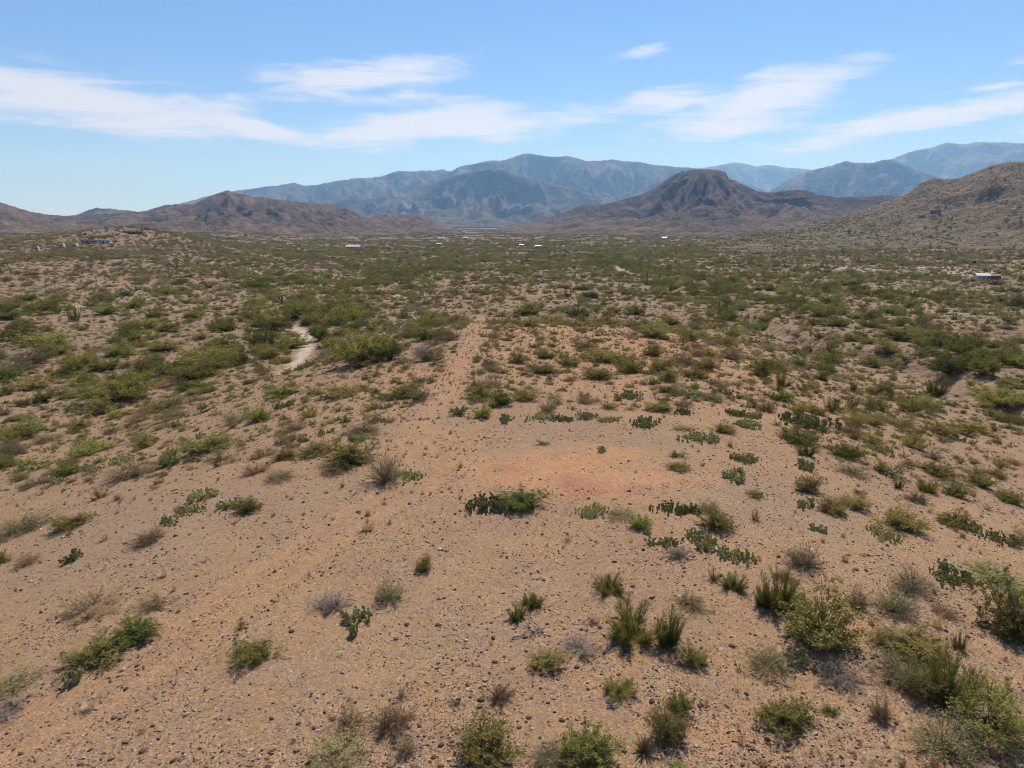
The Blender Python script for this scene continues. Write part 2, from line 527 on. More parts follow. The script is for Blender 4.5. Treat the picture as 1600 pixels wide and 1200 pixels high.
plain('metal_roof', (.50, .50, .50), .45, .1, .4)
plain('tan_stucco', (.42, .34, .26), .9, .15, .5)
plain('dark_timber', (.05, .04, .038), .8, .3, .8)
plain('red_paint', (.20, .060, .050), .7, .25, .6)
plain('glass_dark', (.03, .035, .04), .15, .2, 1)
plain('rubber', (.02, .02, .02), .8, .2, 3)

# ------------------------------------------------------------------ mesh helpers
RNG = np.random.RandomState(11)


class MB:
    def __init__(s):
        s.v = []; s.f = []; s.n = 0

    def add(s, verts, faces):
        verts = np.asarray(verts, float).reshape(-1, 3)
        s.v.append(verts)
        s.f.extend([tuple(int(i) + s.n for i in f) for f in faces])
        s.n += len(verts)

    def quads(s, c, a, b):
        """Leaves: centres c, half-length vectors a, half-width vectors b (n x 3 each); diamond shaped."""
        n = len(c)
        q = np.stack([c - a, c + b, c + a, c - b], 1).reshape(-1, 3)
        base = s.n + 4 * np.arange(n)
        s.v.append(q)
        s.f.extend(zip(base.tolist(), (base + 1).tolist(), (base + 2).tolist(), (base + 3).tolist()))
        s.n += 4 * n

    def blades(s, p0, p1, b):
        """Tapering blades from p0 to p1 with half-width vectors b at the foot."""
        n = len(p0)
        q = np.stack([p0 - b, p0 + b, p1], 1).reshape(-1, 3)
        base = s.n + 3 * np.arange(n)
        s.v.append(q)
        s.f.extend(zip(base.tolist(), (base + 1).tolist(), (base + 2).tolist()))
        s.n += 3 * n

    def tube(s, pts, rad, k=4, cap=True):
        pts = np.asarray(pts, float); m = len(pts)
        rad = np.broadcast_to(np.asarray(rad, float), (m,))
        d = np.gradient(pts, axis=0); d /= np.linalg.norm(d, axis=1, keepdims=True) + 1e-9
        ref = np.array([.31, .53, .11]); a = np.cross(d, ref); a /= np.linalg.norm(a, axis=1, keepdims=True) + 1e-9
        b = np.cross(d, a)
        ang = np.arange(k) * 2 * np.pi / k
        ring = pts[:, None] + rad[:, None, None] * (a[:, None] * np.cos(ang)[None, :, None] + b[:, None] * np.sin(ang)[None, :, None])
        F_ = [(i * k + j, i * k + (j + 1) % k, (i + 1) * k + (j + 1) % k, (i + 1) * k + j) for i in range(m - 1) for j in range(k)]
        if cap:
            F_.append(tuple(range((m - 1) * k, m * k)))
        s.add(ring.reshape(-1, 3), F_)

    def box(s, x0, x1, y0, y1, z0, z1):
        v = [(x, y, z) for z in (z0, z1) for y in (y0, y1) for x in (x0, x1)]
        s.add(v, [(0, 2, 3, 1), (4, 5, 7, 6), (0, 1, 5, 4), (2, 6, 7, 3), (0, 4, 6, 2), (1, 3, 7, 5)])

    def mesh(s, name, mat, smooth=False):
        me = bpy.data.meshes.new(name)
        v = np.concatenate(s.v) if s.v else np.zeros((0, 3))
        me.from_pydata(v.tolist(), [], s.f)
        me.materials.append(MATS[mat])
        if smooth:
            me.polygons.foreach_set('use_smooth', [True] * len(me.polygons))
        me.update()
        return me


def put(name, me, parent=None):
    o = bpy.data.objects.new(name, me)
    COL.objects.link(o)
    if parent is not None:
        o.parent = parent
    return o


def empty(name, loc, rz=0.0, scale=(1, 1, 1)):
    o = bpy.data.objects.new(name, None); COL.objects.link(o)
    o.empty_display_size = .2
    o.location = loc; o.rotation_euler = (0, 0, rz); o.scale = scale
    return o


def tag(o, label=None, cat=None, group=None, kind=None):
    for k, v in (('label', label), ('category', cat), ('group', group), ('kind', kind)):
        if v:
            o[k] = v
    return o


def grid_mesh(name, X, Y, Z, mat, attrs=None, wrap=False, keep=None):
    R, C = X.shape
    v = np.stack([X, Y, Z], -1).reshape(-1, 3)
    r = np.arange(R - 1)[:, None]; c = np.arange(C if wrap else C - 1)[None, :]
    c2 = (c + 1) % C
    q = np.stack([r * C + c, r * C + c2, (r + 1) * C + c2, (r + 1) * C + c], -1).reshape(-1, 4)
    if keep is not None:
        q = q[keep(q)]
        used = np.zeros(len(v), bool); used[q.ravel()] = True
        idx = np.cumsum(used) - 1
        q = idx[q]; v = v[used]
        attrs = {k: a.reshape(-1)[used] for k, a in (attrs or {}).items()}
    me = bpy.data.meshes.new(name)
    me.vertices.add(len(v)); me.vertices.foreach_set('co', v.astype(np.float32).ravel())
    me.loops.add(q.size); me.loops.foreach_set('vertex_index', q.astype(np.int32).ravel())
    me.polygons.add(len(q)); me.polygons.foreach_set('loop_start', np.arange(0, q.size, 4, dtype=np.int32))
    me.polygons.foreach_set('use_smooth', np.ones(len(q), bool))
    me.update(calc_edges=True)
    me.validate()
    for k, a in (attrs or {}).items():
        at = me.attributes.new(k, 'FLOAT', 'POINT')
        at.data.foreach_set('value', np.ascontiguousarray(a, dtype=np.float32).ravel())
    me.materials.append(MATS[mat])
    return me


# ------------------------------------------------------------------ ground
front = np.radians(np.linspace(-52, 52, 680))
back = np.radians(np.linspace(52, 308, 92)[1:-1])
TH = np.concatenate([front, back])
RR = np.concatenate([[0.5, 2, 4, 6], np.geomspace(7.5, 22000, 540)])
T2, R2 = np.meshgrid(TH, RR)
GX, GY = R2 * np.sin(T2), R2 * np.cos(T2)
GZ = land(GX, GY)


def blob(u, v, ru, rv):
    """Soft patch on the ground around the spot seen at (u, v); its radii in metres from the pixel radii."""
    p, _ = px_ground([u, u + ru, u - ru, u, u], [v, v, v, v - rv, v + rv], land0)
    c = p[0]
    rx = abs(p[1][0] - p[2][0]) / 2
    ry = abs(p[3][1] - p[4][1]) / 2
    return c[0], c[1], rx, ry


wx = GX + .9 * fbm(GX / 2.5, GY / 2.5, 3) * 1.6
wy = GY + 1.2 * fbm(GX / 2.5 + 40, GY / 2.5, 3) * 1.6


def patch(lst):
    a = np.zeros_like(GX)
    for u, v, ru, rv, k in lst:
        cx, cy, rx, ry = blob(u, v, ru, rv)
        q = np.sqrt(((wx - cx) / rx) ** 2 + ((wy - cy) / ry) ** 2)
        a = np.maximum(a, k * (1 - ss(.45, 1.15, q)))
    return a


bare = (.6 + .8 * ss(-.25, .25, fbm(GX / 3.1, GY / 3.1, 4))) * patch([(950, 515, 190, 26, .55), (820, 540, 120, 30, .45), (1010, 545, 110, 20, .4), (640, 600, 80, 40, .35), (905, 732, 190, 50, .9), (760, 735, 110, 30, .6), (1050, 745, 90, 28, .35), (700, 690, 60, 30, .5), (1320, 960, 60, 60, .25), (1120, 1140, 130, 60, .3)])
t1 = seg_dist(wx * .5 + GX * .5, wy * .5 + GY * .5, TRACK); t2 = seg_dist(wx * .5 + GX * .5, wy * .5 + GY * .5, TRACK2)
near = 1 - ss(70, 200, R2)
trk = np.maximum(np.maximum(np.exp(-((t1 - .8) / .45) ** 2) * .48, np.exp(-(t1 / 1.4) ** 2) * .18), np.exp(-((t2 + .8 * np.abs(fbm(GX / 3, GY / 3, 2))) / 1.15) ** 2) * .75) * np.where(GY > 0, 1, 0)
bare = np.clip(np.maximum(bare, trk * (.78 + .6 * fbm(GX / 2.2, GY / 2.2, 3))), 0, 1)
red = patch([(930, 765, 95, 26, .85), (800, 745, 80, 24, .75), (880, 720, 80, 20, .35), (720, 742, 50, 16, .3)])
grey = np.clip(patch([(960, 690, 190, 24, .5), (700, 640, 60, 40, .35), (1180, 790, 100, 40, .35), (520, 790, 130, 50, .3), (200, 830, 160, 60, .3), (870, 660, 130, 12, .4)]) + near * .25 * ss(-.1, .5, fbm(GX / 9, GY / 9, 3)), 0, 1)
sd = seg_dist(wx, wy, WASH)
sand = np.maximum(.85 - .85 * ss(.5, 1.7, sd), .8 - .8 * ss(.8, 2.6, seg_dist(wx, wy, WASH2)))
sand = np.maximum(sand, .6 * (1 - ss(.9, 2.2, seg_dist(wx, wy, ROAD))))
sand = np.maximum(sand, .55 * (1 - ss(3.0, 6.5, seg_dist(wx, wy, ROAD2))))
sand = np.maximum(sand, patch([(1530, 428, 90, 7, .7), (1500, 405, 80, 3, .6), (1340, 421, 70, 4, .5), (1120, 418, 60, 3, .4), (90, 480, 90, 5, .5), (640, 462, 40, 8, .5), (1560, 468, 60, 4, .6)]))
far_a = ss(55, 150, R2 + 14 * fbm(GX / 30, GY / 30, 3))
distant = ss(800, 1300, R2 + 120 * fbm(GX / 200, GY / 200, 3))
ATT = dict(distant=distant, bare=bare, red=red, grey=grey, sand=sand, far=far_a)
W_MASK = (sd < 1.15).reshape(-1)
T_MASK = ((t1 < 1.05) & (GY > 0)).reshape(-1)
w_face = lambda q: W_MASK[q].sum(1) >= 3
t_face = lambda q: (T_MASK[q].sum(1) >= 3) & ~w_face(q)
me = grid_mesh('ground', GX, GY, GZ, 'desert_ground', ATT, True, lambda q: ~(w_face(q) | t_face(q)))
tag(put('ground', me), 'gravelly tan desert ground of the spur and the valley floor', None, None, 'structure')
me = grid_mesh('sandy_wash', GX, GY, GZ, 'desert_ground', ATT, True, w_face)
tag(put('sandy_wash', me), 'pale sandy wash bending between green trees', None, None, 'structure')
me = grid_mesh('dirt_track', GX, GY, GZ, 'desert_ground', ATT, True, t_face)
tag(put('dirt_track', me), 'faint worn dirt track slanting across the bare gravel', None, None, 'structure')

# ------------------------------------------------------------------ hills and mountains
hill_material('near_hill', (0.219, 0.146, 0.091), (0.177, 0.125, 0.077), (0.113, 0.095, 0.052), .22, .6, (0.428, 0.328, 0.219), 8, .8)
hill_material('butte_rock', (0.144, 0.092, 0.072), (0.198, 0.128, 0.089), (0.067, 0.057, 0.037), .13, .7, (0.327, 0.227, 0.161), 14, 1.2)
hill_material('left_hill', (0.202, 0.130, 0.095), (0.149, 0.102, 0.078), (0.077, 0.065, 0.046), .13, .5, (0.361, 0.225, 0.152), 14, 1.2)
hill_material('blue_range', (0.121, 0.105, 0.073), (0.204, 0.170, 0.112), (0.050, 0.053, 0.037), .03, .5, (0.330, 0.275, 0.193), 60, 4)
hill_material('far_range', (.15, .13, .10), (.18, .15, .11), (.09, .09, .065), .02, .3, (.26, .22, .18), 60, 7)


def build_range(name, label, sil, Dc, Db, mat, cols=420, rows=150, seed=0, sx=.12, carve=.55, base_z=None, jag=1.2, Dback=1.35, power=1.15, wander=.07, grain=.30, near_left=None, peak=None):
    az = np.array([math.atan2(*(px_dir(u, v)[[0, 1]])) for u, v in sil])
    slope = np.array([px_dir(u, v)[2] / math.hypot(*px_dir(u, v)[:2]) for u, v in sil])
    A = np.linspace(az[0], az[-1], cols)
    S = np.interp(A, az, slope)
    pxw = A * F
    S = S + jag / F * (fbm(pxw / 22 + seed, pxw * 0 + seed, 4) + .5 * perlin(pxw / 5 + seed, pxw * 0)) * 1.3
    near_f = 1.0 if near_left is None else np.interp(A, [A[0], A[0] + .45 * (A[-1] - A[0])], [near_left, 1.0])
    rc = Dc * near_f * (1 + wander * fbm(A * 9 + seed, A * 0 + 3.3, 3))
    DB = np.broadcast_to(Db * near_f, A.shape)
    crest = CAM[2] + rc * S
    t = np.concatenate([np.linspace(0, 1, int(rows * .78)), 1 + np.linspace(0, 1, rows - int(rows * .78) + 1)[1:]])
    TT, AA = np.meshgrid(t, A, indexing='ij')
    RC = np.broadcast_to(rc, AA.shape); CR = np.broadcast_to(crest, AA.shape)
    DB2 = np.broadcast_to(DB, AA.shape)
    r = np.where(TT <= 1, DB2 + (RC - DB2) * TT, RC + (TT - 1) * RC * (Dback - 1))
    X, Y = r * np.sin(AA), r * np.cos(AA)
    zb = land0(X, Y) - 3 if base_z is None else base_z + 0 * X
    H = np.maximum(CR - zb, 2)
    sc = Dc * sx
    wxx = X + .35 * sc * fbm(X / sc + seed, Y / sc, 3); wyy = Y + .35 * sc * fbm(X / sc + 8, Y / sc + seed, 3)
    rdg = 1 - np.abs(perlin(wxx / sc + seed, wyy / (sc * 2.6) + seed)) * 1.5
    rdg = .62 * rdg + .38 * (1 - 1.5 * np.abs(perlin(wxx / (sc * .42) + seed, wyy / (sc * .9) + seed)))
    fine = ridged(wxx / (sc * .33) + 4, wyy / (sc * .5), 4, .55)
    if peak is not None:      # gullies fanning out from the summit
        pa = math.atan2(*(px_dir(*peak)[[0, 1]])); xp, yp = Dc * math.sin(pa), Dc * math.cos(pa)
        ph = np.arctan2(X - xp, yp - Y + 60); rho = np.hypot(X - xp, Y - yp)
        fan = 1 - 1.6 * np.abs(perlin(ph * 2.3 + 1.5 + .5 * fbm(X / 260, Y / 260, 2), rho / 900 + seed))
        fan2 = 1 - 1.6 * np.abs(perlin(ph * 6.1 + .6 * fbm(X / 150, Y / 150, 2), rho / 420 + seed))
        rdg = .55 * fan + .25 * fan2 + .20 * rdg
    valley = np.clip((1 - rdg) * 1.35, 0, 1)
    shape = np.where(TT <= 1, np.maximum(TT, 1e-6) ** power, np.maximum(1 - (TT - 1), 0) ** 1.2)
    env = np.clip(TT, 0, 1) ** .5 * np.where(TT <= 1, (1 - TT ** 6), 0)
    z = zb + H * shape * (1 - carve * valley * env * 1.5) - H * grain * (1 - fine) * env - H * .10 * np.maximum(0, fbm(wxx / (sc * .8) + 6, wyy / (sc * .8), 4)) * env
    z = np.maximum(z, zb - 1)
    ends = ss(0, .02, (AA - A[0]) / (A[-1] - A[0])) * ss(0, .02, (A[-1] - AA) / (A[-1] - A[0]))
    z = zb + (z - zb) * (0.15 + .85 * ends)
    me = grid_mesh(name, X, Y, z, mat)
    o = put(name, me)
    tag(o, label, None, None, 'structure')
    return dict(A=A, X=X, Y=Y, Z=z, t=t)


HILL_R = build_range('near_hill', 'brushy tan hillside rising steeply beside the flat', [(1080, 384), (1130, 373), (1180, 362), (1239, 354), (1300, 343), (1360, 323), (1420, 302), (1440, 285), (1460, 278), (1475, 281), (1500, 278), (1520, 270), (1550, 258), (1575, 253), (1600, 252), (1680, 240), (1760, 246), (1850, 262), (1950, 300), (2050, 350)],
                     1450, 800, 'near_hill', 460, 170, 3, .10, .22, None, .9, 1.5, .9, .04, .22, .60)
build_range('butte', 'dark flat-topped butte with a steep shoulder', [(730, 366), (770, 359), (800, 350), (830, 346), (880, 333), (910, 320), (945, 319), (980, 310), (1010, 301), (1030, 288), (1050, 275), (1065, 268), (1080, 265), (1104, 264), (1120, 266), (1133, 268), (1139, 279), (1152, 284), (1180, 297), (1200, 301), (1240, 296), (1260, 297), (1275, 303), (1310, 309), (1335, 307), (1380, 305), (1430, 307), (1480, 320), (1550, 350)],
            2700, 1330, 'butte_rock', 520, 220, 12, .075, .88, None, 1.0, 1.5, .9, .07, .36, None, (1105, 266))
build_range('brown_hills', 'reddish brown rolling hills beyond the terrace', [(-330, 345), (-200, 322), (-100, 310), (0, 316), (40, 328), (70, 335), (100, 337), (150, 335), (225, 330), (260, 320), (300, 319), (330, 306), (355, 297), (372, 302), (400, 308), (435, 311), (470, 316), (490, 317), (515, 317), (540, 322), (560, 335), (580, 338), (605, 334), (625, 336), (650, 333), (670, 340), (690, 350), (720, 358), (745, 364), (770, 370)],
            2500, 1250, 'left_hill', 520, 210, 21, .060, .88, None, 1.2, 1.5, .95, .07, .45)
build_range('blue_hill', 'small hazy hill showing over the brown hills', [(100, 345), (118, 337), (135, 329), (150, 325), (170, 326), (205, 329), (225, 333), (250, 340), (280, 350)],
            4200, 3400, 'blue_range', 120, 60, 5, .12, .4, 10)
build_range('blue_mountain', 'long hazy blue mountain range across the valley', [(180, 350), (240, 332), (280, 318), (305, 312), (320, 307), (345, 304), (375, 297), (400, 294), (420, 291), (445, 288), (460, 285), (475, 290), (495, 289), (512, 286), (530, 281), (545, 280), (560, 279), (580, 277), (600, 275), (612, 270), (622, 267), (640, 268), (660, 266), (678, 267), (690, 264), (703, 268), (720, 260), (740, 256), (760, 252), (775, 251), (790, 250), (803, 245), (815, 241), (830, 239), (842, 242), (855, 245), (870, 245), (885, 243), (900, 247), (920, 252), (940, 251), (960, 249), (980, 252), (1000, 253), (1020, 257), (1045, 260), (1080, 262), (1110, 268), (1160, 285), (1230, 310), (1300, 335)],
            9500, 5200, 'blue_range', 620, 200, 33, .060, .88, 40, 1.4, 1.4, .95, .07, .45)
build_range('foothill_ridge', 'darker blue ridge in front of the long range', [(470, 345), (500, 325), (530, 313), (570, 310), (600, 306), (640, 297), (680, 284), (720, 272), (745, 266), (765, 265), (785, 266), (800, 272), (830, 279), (870, 288), (905, 298), (940, 306), (980, 318), (1030, 335)],
            6600, 4300, 'blue_range', 360, 140, 44, .065, .90, 40, 1.6, 1.4, .95, .07, .45)
build_range('right_blue_ridge', 'blue pointed ridge behind the brushy hillside', [(1090, 345), (1150, 320), (1200, 300), (1220, 287), (1240, 276), (1265, 267), (1290, 261), (1303, 257), (1320, 252), (1335, 254), (1350, 254), (1365, 254), (1378, 251), (1390, 249), (1402, 252), (1420, 261), (1450, 272), (1480, 279), (1510, 283), (1560, 290), (1640, 300), (1740, 330)],
            9000, 5600, 'blue_range', 360, 130, 55, .06, .88, 40, 1.4, 1.4, .95, .07, .45)
build_range('far_mountain', 'palest mountain crest at the far end of the valley', [(960, 300), (1010, 275), (1060, 264), (1100, 262), (1125, 258), (1140, 255), (1155, 254), (1170, 257), (1183, 260), (1195, 257), (1210, 259), (1230, 262), (1260, 264), (1290, 270), (1340, 290), (1400, 310)],
            15500, 11000, 'far_range', 240, 80, 66, .05, .7, 60, 1.3, 1.3)
build_range('high_mountain', 'tall hazy mountain crest over the brushy hillside', [(1300, 330), (1350, 280), (1390, 250), (1408, 242), (1425, 236), (1445, 233), (1460, 229), (1480, 223), (1500, 225), (1515, 224), (1530, 222), (1550, 223), (1570, 222), (1590, 224), (1610, 224), (1660, 232), (1740, 228), (1850, 250), (1980, 290), (2100, 330)],
            14000, 9800, 'far_range', 380, 120, 77, .06, .7, 60, 1.3, 1.3)


# ------------------------------------------------------------------ plant shapes (unit: 1 wide, 1 tall)
def unit(v):
    return v / (np.linalg.norm(v, axis=-1, keepdims=True) + 1e-9)


def gen_shrub(seed, ns=16, tilt=1.1, nt=7, nl=18, ll=.03, lw=.013, zc=0.0, lt=.22, r0=.012, ts=.35, bend=.25, trunk=0.0, twig_r=.0035, lay=.6, low=.0):
    g = np.random.RandomState(seed)
    S, L = MB(), MB()
    lobes = 1 + .22 * np.sin(g.rand() * 6 + np.arange(64) * 2 * np.pi / 64 * g.randint(2, 4)) + .12 * g.randn(64)
    for i in range(ns):
        a = 2 * np.pi * (i + g.rand()) / ns
        tl = tilt * math.sqrt(g.rand() * (1 - low) + low * .7)
        if zc > 0 and g.rand() < .25:
            tl = tilt * (1 + .15 * g.rand())
        d = np.array([math.sin(tl) * math.cos(a), math.sin(tl) * math.sin(a), math.cos(tl)])
        k = lobes[int(a / (2 * np.pi) * 64) % 64]
        if zc > 0:   # dome with its centre above the ground
            ln = 1 / math.sqrt((math.sin(tl) / .5) ** 2 + (max(math.cos(tl), 0) / (1 - zc)) ** 2 + (max(-math.cos(tl), 0) / zc) ** 2)
            end = np.array([0, 0, zc]) + d * ln * k * g.uniform(.8, 1.0)
        else:
            ln = 1 / math.sqrt((math.sin(tl) / .5) ** 2 + math.cos(tl) ** 2)
            end = d * ln * k * g.uniform(.72, 1.0)
        p0 = np.array([g.randn() * .03, g.randn() * .03, 0])
        mid = (p0 + end) / 2 + np.array([0, 0, bend * .25]) * (1 if zc > 0 else -.6 * g.rand()) + g.randn(3) * .03
        tt = np.linspace(0, 1, 5)[:, None]
        pts = (1 - tt) ** 2 * p0 + 2 * tt * (1 - tt) * mid + tt ** 2 * end
        pts[1:] += g.randn(4, 3) * .012
        S.tube(pts, np.linspace(r0, r0 * .3, 5), 3, False)
        t = g.uniform(ts, 1.0, nt)
        b0 = (1 - t)[:, None] ** 2 * p0 + 2 * (t * (1 - t))[:, None] * mid + (t ** 2)[:, None] * end
        sd_ = unit(end - p0)
        td = unit(sd_ * .55 + unit(g.randn(nt, 3)) * lay + np.array([0, 0, .18]))
        b1 = b0 + td * (lt * g.uniform(.5, 1.15, nt))[:, None]
        b1[:, 2] = np.maximum(b1[:, 2], .02)
        S.blades(b0, b1, np.cross(td, unit(g.randn(nt, 3))) * twig_r)
        if nl:
            m = nt * nl
            q = np.repeat(np.arange(nt), nl)
            s = g.uniform(.15, 1.08, m)[:, None]
            c = b0[q] + (b1[q] - b0[q]) * s + g.randn(m, 3) * .018
            c[:, 2] = np.maximum(c[:, 2], .012)
            ld = unit(td[q] * .6 + unit(g.randn(m, 3)))
            wd = unit(np.cross(ld, g.randn(m, 3)))
            sz = g.uniform(.6, 1.35, m)[:, None]
            L.quads(c, ld * ll * .5 * sz, wd * lw * .5 * sz)
    return S, L


def gen_twiggy(seed, ns=64, nt=16, spread=1.25, nl=3):
    """Nearly leafless shrub: thin stems, side twigs and a haze of fine twig ends."""
    g = np.random.RandomState(seed); S, L = MB(), MB()
    lob = 1 + .2 * np.sin(g.rand() * 6 + np.arange(32) * 2 * np.pi / 32 * 2) + .12 * g.randn(32)
    for i in range(ns):
        a = g.rand() * 2 * np.pi; tl = spread * math.sqrt(g.rand())
        d = np.array([math.sin(tl) * math.cos(a), math.sin(tl) * math.sin(a), math.cos(tl)])
        ln = .92 / math.sqrt((math.sin(tl) / .5) ** 2 + math.cos(tl) ** 2) * g.uniform(.7, 1.0) * lob[int(a / 6.2832 * 32) % 32]
        p = [np.array([g.randn() * .06, g.randn() * .06, 0])]
        for k in range(4):
            d = unit(d + g.randn(3) * .30); p.append(p[-1] + d * ln / 4)
        p = np.array(p); p[:, 2] = np.maximum(p[:, 2], 0)
        S.tube(p, np.linspace(.007, .003, 5), 3, False)
        for lev in range(2):
            n = nt * (1 + lev * 3)
            t = g.uniform(.3, 1, n) * 3.999; k = t.astype(int); f = (t - k)[:, None]
            b0 = p[k] * (1 - f) + p[k + 1] * f + g.randn(n, 3) * (.0 if lev == 0 else .03)
            b0[:, 2] = np.maximum(b0[:, 2], .005)
            td = unit(d * .5 + unit(g.randn(n, 3)) * 1.1 + np.array([0, 0, .25]))
            b1 = b0 + td * g.uniform(.05, .13, n)[:, None] * (1 if lev == 0 else .6)
            b1[:, 2] = np.maximum(b1[:, 2], .01)
            L.blades(b0, b1, np.cross(td, unit(g.randn(n, 3))) * (.0042 if lev == 0 else .0045))
    return S, L


def gen_broom(seed, k=18, n=60):
    """Upright brush of many thin green rods."""
    g = np.random.RandomState(seed); S, L = MB(), MB()
    peaks = [(.30 * math.cos(q_ * 1.26 + g.rand()), .30 * math.sin(q_ * 1.26 + g.rand()), g.uniform(.5, .88)) for q_ in range(5)] + [(0, 0, 1.0)]
    for c in range(k):
        px_, py_, ph_ = peaks[c % 6]
        base = np.array([px_ * .4, py_ * .4, 0]) + g.randn(3) * np.array([.04, .04, 0])
        top = np.array([px_, py_, ph_ * .82]) + g.randn(3) * np.array([.08, .08, .08])
        mid = (base + top) / 2 + np.array([px_, py_, 0]) * .15 + g.randn(3) * .03
        tt = np.linspace(0, 1, 5)[:, None]
        pts = (1 - tt) ** 2 * base + 2 * tt * (1 - tt) * mid + tt ** 2 * top
        S.tube(pts, [.010, .008, .006, .004, .003], 3, False)
        ax = unit(top - base)
        s = g.uniform(.05, 1, n)
        b0 = ((1 - s) ** 2)[:, None] * base + (2 * s * (1 - s))[:, None] * mid + (s ** 2)[:, None] * top + g.randn(n, 3) * .025
        d = unit(ax * 1.0 + unit(g.randn(n, 3)) * np.array([.6, .6, .3]))
        ln = g.uniform(.06, .17, n) * (1.15 - .4 * s)
        L.blades(b0, b0 + d * ln[:, None], np.cross(d, unit(g.randn(n, 3))) * .0048)
        m = n // 2
        s = g.uniform(.0, .45, m)
        b0 = base + (mid - base) * s[:, None] * 1.6 + g.randn(m, 3) * .02
        d = unit(ax * .55 + unit(g.randn(m, 3)) * np.array([1, 1, .25]))
        L.blades(b0, b0 + d * g.uniform(.10, .26, m)[:, None], np.cross(d, unit(g.randn(m, 3))) * .0048)
    for M in (S, L):
        for v in M.v:
            v[:, 2] = np.maximum(v[:, 2], .0)
    return S, L


def gen_tuft(seed, n=90, spread=.9, bw=.018, curl=.0):
    g = np.random.RandomState(seed); L = MB()
    a = g.rand(n) * 2 * np.pi; tl = spread * np.sqrt(g.rand(n))
    d = np.stack([np.sin(tl) * np.cos(a), np.sin(tl) * np.sin(a), np.cos(tl)], 1)
    ln = g.uniform(.45, 1.0, n)
    rr = .14 * np.sqrt(g.rand(n))
    p0 = np.stack([rr * np.cos(a), rr * np.sin(a), 0 * a], 1)
    p1 = p0 + d * ln[:, None] * np.array([.52, .52, 1.0])
    side = np.stack([-np.sin(a), np.cos(a), 0 * a], 1) * bw
    L.blades(p0, p1, side * g.uniform(.5, 1.2, n)[:, None])
    return L


def pad_verts(g, s=1.0, k=9):
    u = np.arange(k) * 2 * np.pi / k
    v = []
    for z, r in ((.03, .20), (.28, .80), (.62, 1.0), (.90, .62)):
        v += [(math.cos(x) * r * .42 * s, math.sin(x) * r * .085 * s, z * s) for x in u]
    v += [(0, 0, 1.0 * s), (0, 0, 0)]
    f = [(i * k + j, i * k + (j + 1) % k, (i + 1) * k + (j + 1) % k, (i + 1) * k + j) for i in range(3) for j in range(k)]
    f += [(3 * k + j, 3 * k + (j + 1) % k, 4 * k) for j in range(k)] + [((j + 1) % k, j, 4 * k + 1) for j in range(k)]
    return np.array(v), f


def rotz(a):
    c, s = math.cos(a), math.sin(a)
    return np.array([[c, -s, 0], [s, c, 0], [0, 0, 1]])


def roty(a):
    c, s = math.cos(a), math.sin(a)
    return np.array([[c, 0, s], [0, 1, 0], [-s, 0, c]])


def pad_places(seed, n, width, size=.155):
    """Pads in metres: (position, rotation matrix, size)."""
    g = np.random.RandomState(seed); out = []
    k = max(4, int(n * .55))
    nc = 2 if width < .8 else 4 if width < 1.5 else 7
    cen = [(width * .5 * (1 - rc_) * g.uniform(-1, 1), width * .34 * g.uniform(-1, 1), width * rc_ * .5) for rc_ in g.uniform(.28, .6, nc)]
    for i in range(k):
        cx_, cy_, cr_ = cen[i % nc]
        a = g.rand() * 2 * np.pi; r = cr_ * math.sqrt(g.rand())
        p = np.array([cx_ + r * math.cos(a), cy_ + r * math.sin(a), -.01])
        az = g.rand() * np.pi; tl = g.uniform(-.7, .7); s = size * g.uniform(.75, 1.2)
        R = rotz(az) @ roty(tl)
        out.append((p, R, s))
        top = p; Rt = R; st = s
        for lev in range(2):
            if len(out) >= n * 1.3 or g.rand() < .3:
                break
            for _ in range(g.randint(1, 3)):
                ph = g.uniform(-.9, .9)
                q = top + Rt @ np.array([math.sin(ph) * .40 * st, 0, (.62 + .38 * math.cos(ph)) * st * .98])
                R2_ = rotz(g.rand() * np.pi) @ roty(tl * .5 + g.uniform(-.6, .6)); s2 = size * g.uniform(.65, 1.1)
                out.append((q, R2_, s2))
            top, Rt, st = out[-1]
    return out


def gen_pads(seed, n, width):
    L = MB(); g = np.random.RandomState(seed)
    pv, pf = pad_verts(g)
    for p, R, s in pad_places(seed, n, width):
        L.add((pv * s) @ R.T + p, pf)
    for v in L.v:
        v /= width
    return L


def gen_rock(seed, mat='stone', sub=1, name='rock'):
    import bmesh
    g = np.random.RandomState(seed)
    bm = bmesh.new(); bmesh.ops.create_icosphere(bm, subdivisions=sub, radius=.5)
    for v in bm.verts:
        k = 1 + g.uniform(-.22, .18)
        v.co = Vector((v.co.x * k * 1.1, v.co.y * k * .85, v.co.z * k * .62))
    me = bpy.data.meshes.new(name); bm.to_mesh(me); bm.free()
    me.materials.append(MATS[mat])
    return me


def gen_yucca(seed, n=130, up=.75):
    g = np.random.RandomState(seed); L = MB()
    d = unit(g.randn(n, 3)); d[:, 2] = np.abs(d[:, 2]) * up + .05; d = unit(d)
    p0 = d * .06 + np.array([0, 0, .1]); p1 = np.array([0, 0, .1]) + d * np.array([.52, .52, .85]) * g.uniform(.7, 1.05, n)[:, None]
    p1[:, 2] = np.maximum(p1[:, 2], .02)
    L.blades(p0, p1, np.cross(d, unit(g.randn(n, 3))) * .02)
    return L


PROTO = {}   # kind -> level -> list of [(part name, mesh), ...]


def reg(kind, level, parts):
    PROTO.setdefault(kind, {}).setdefault(level, []).append(parts)


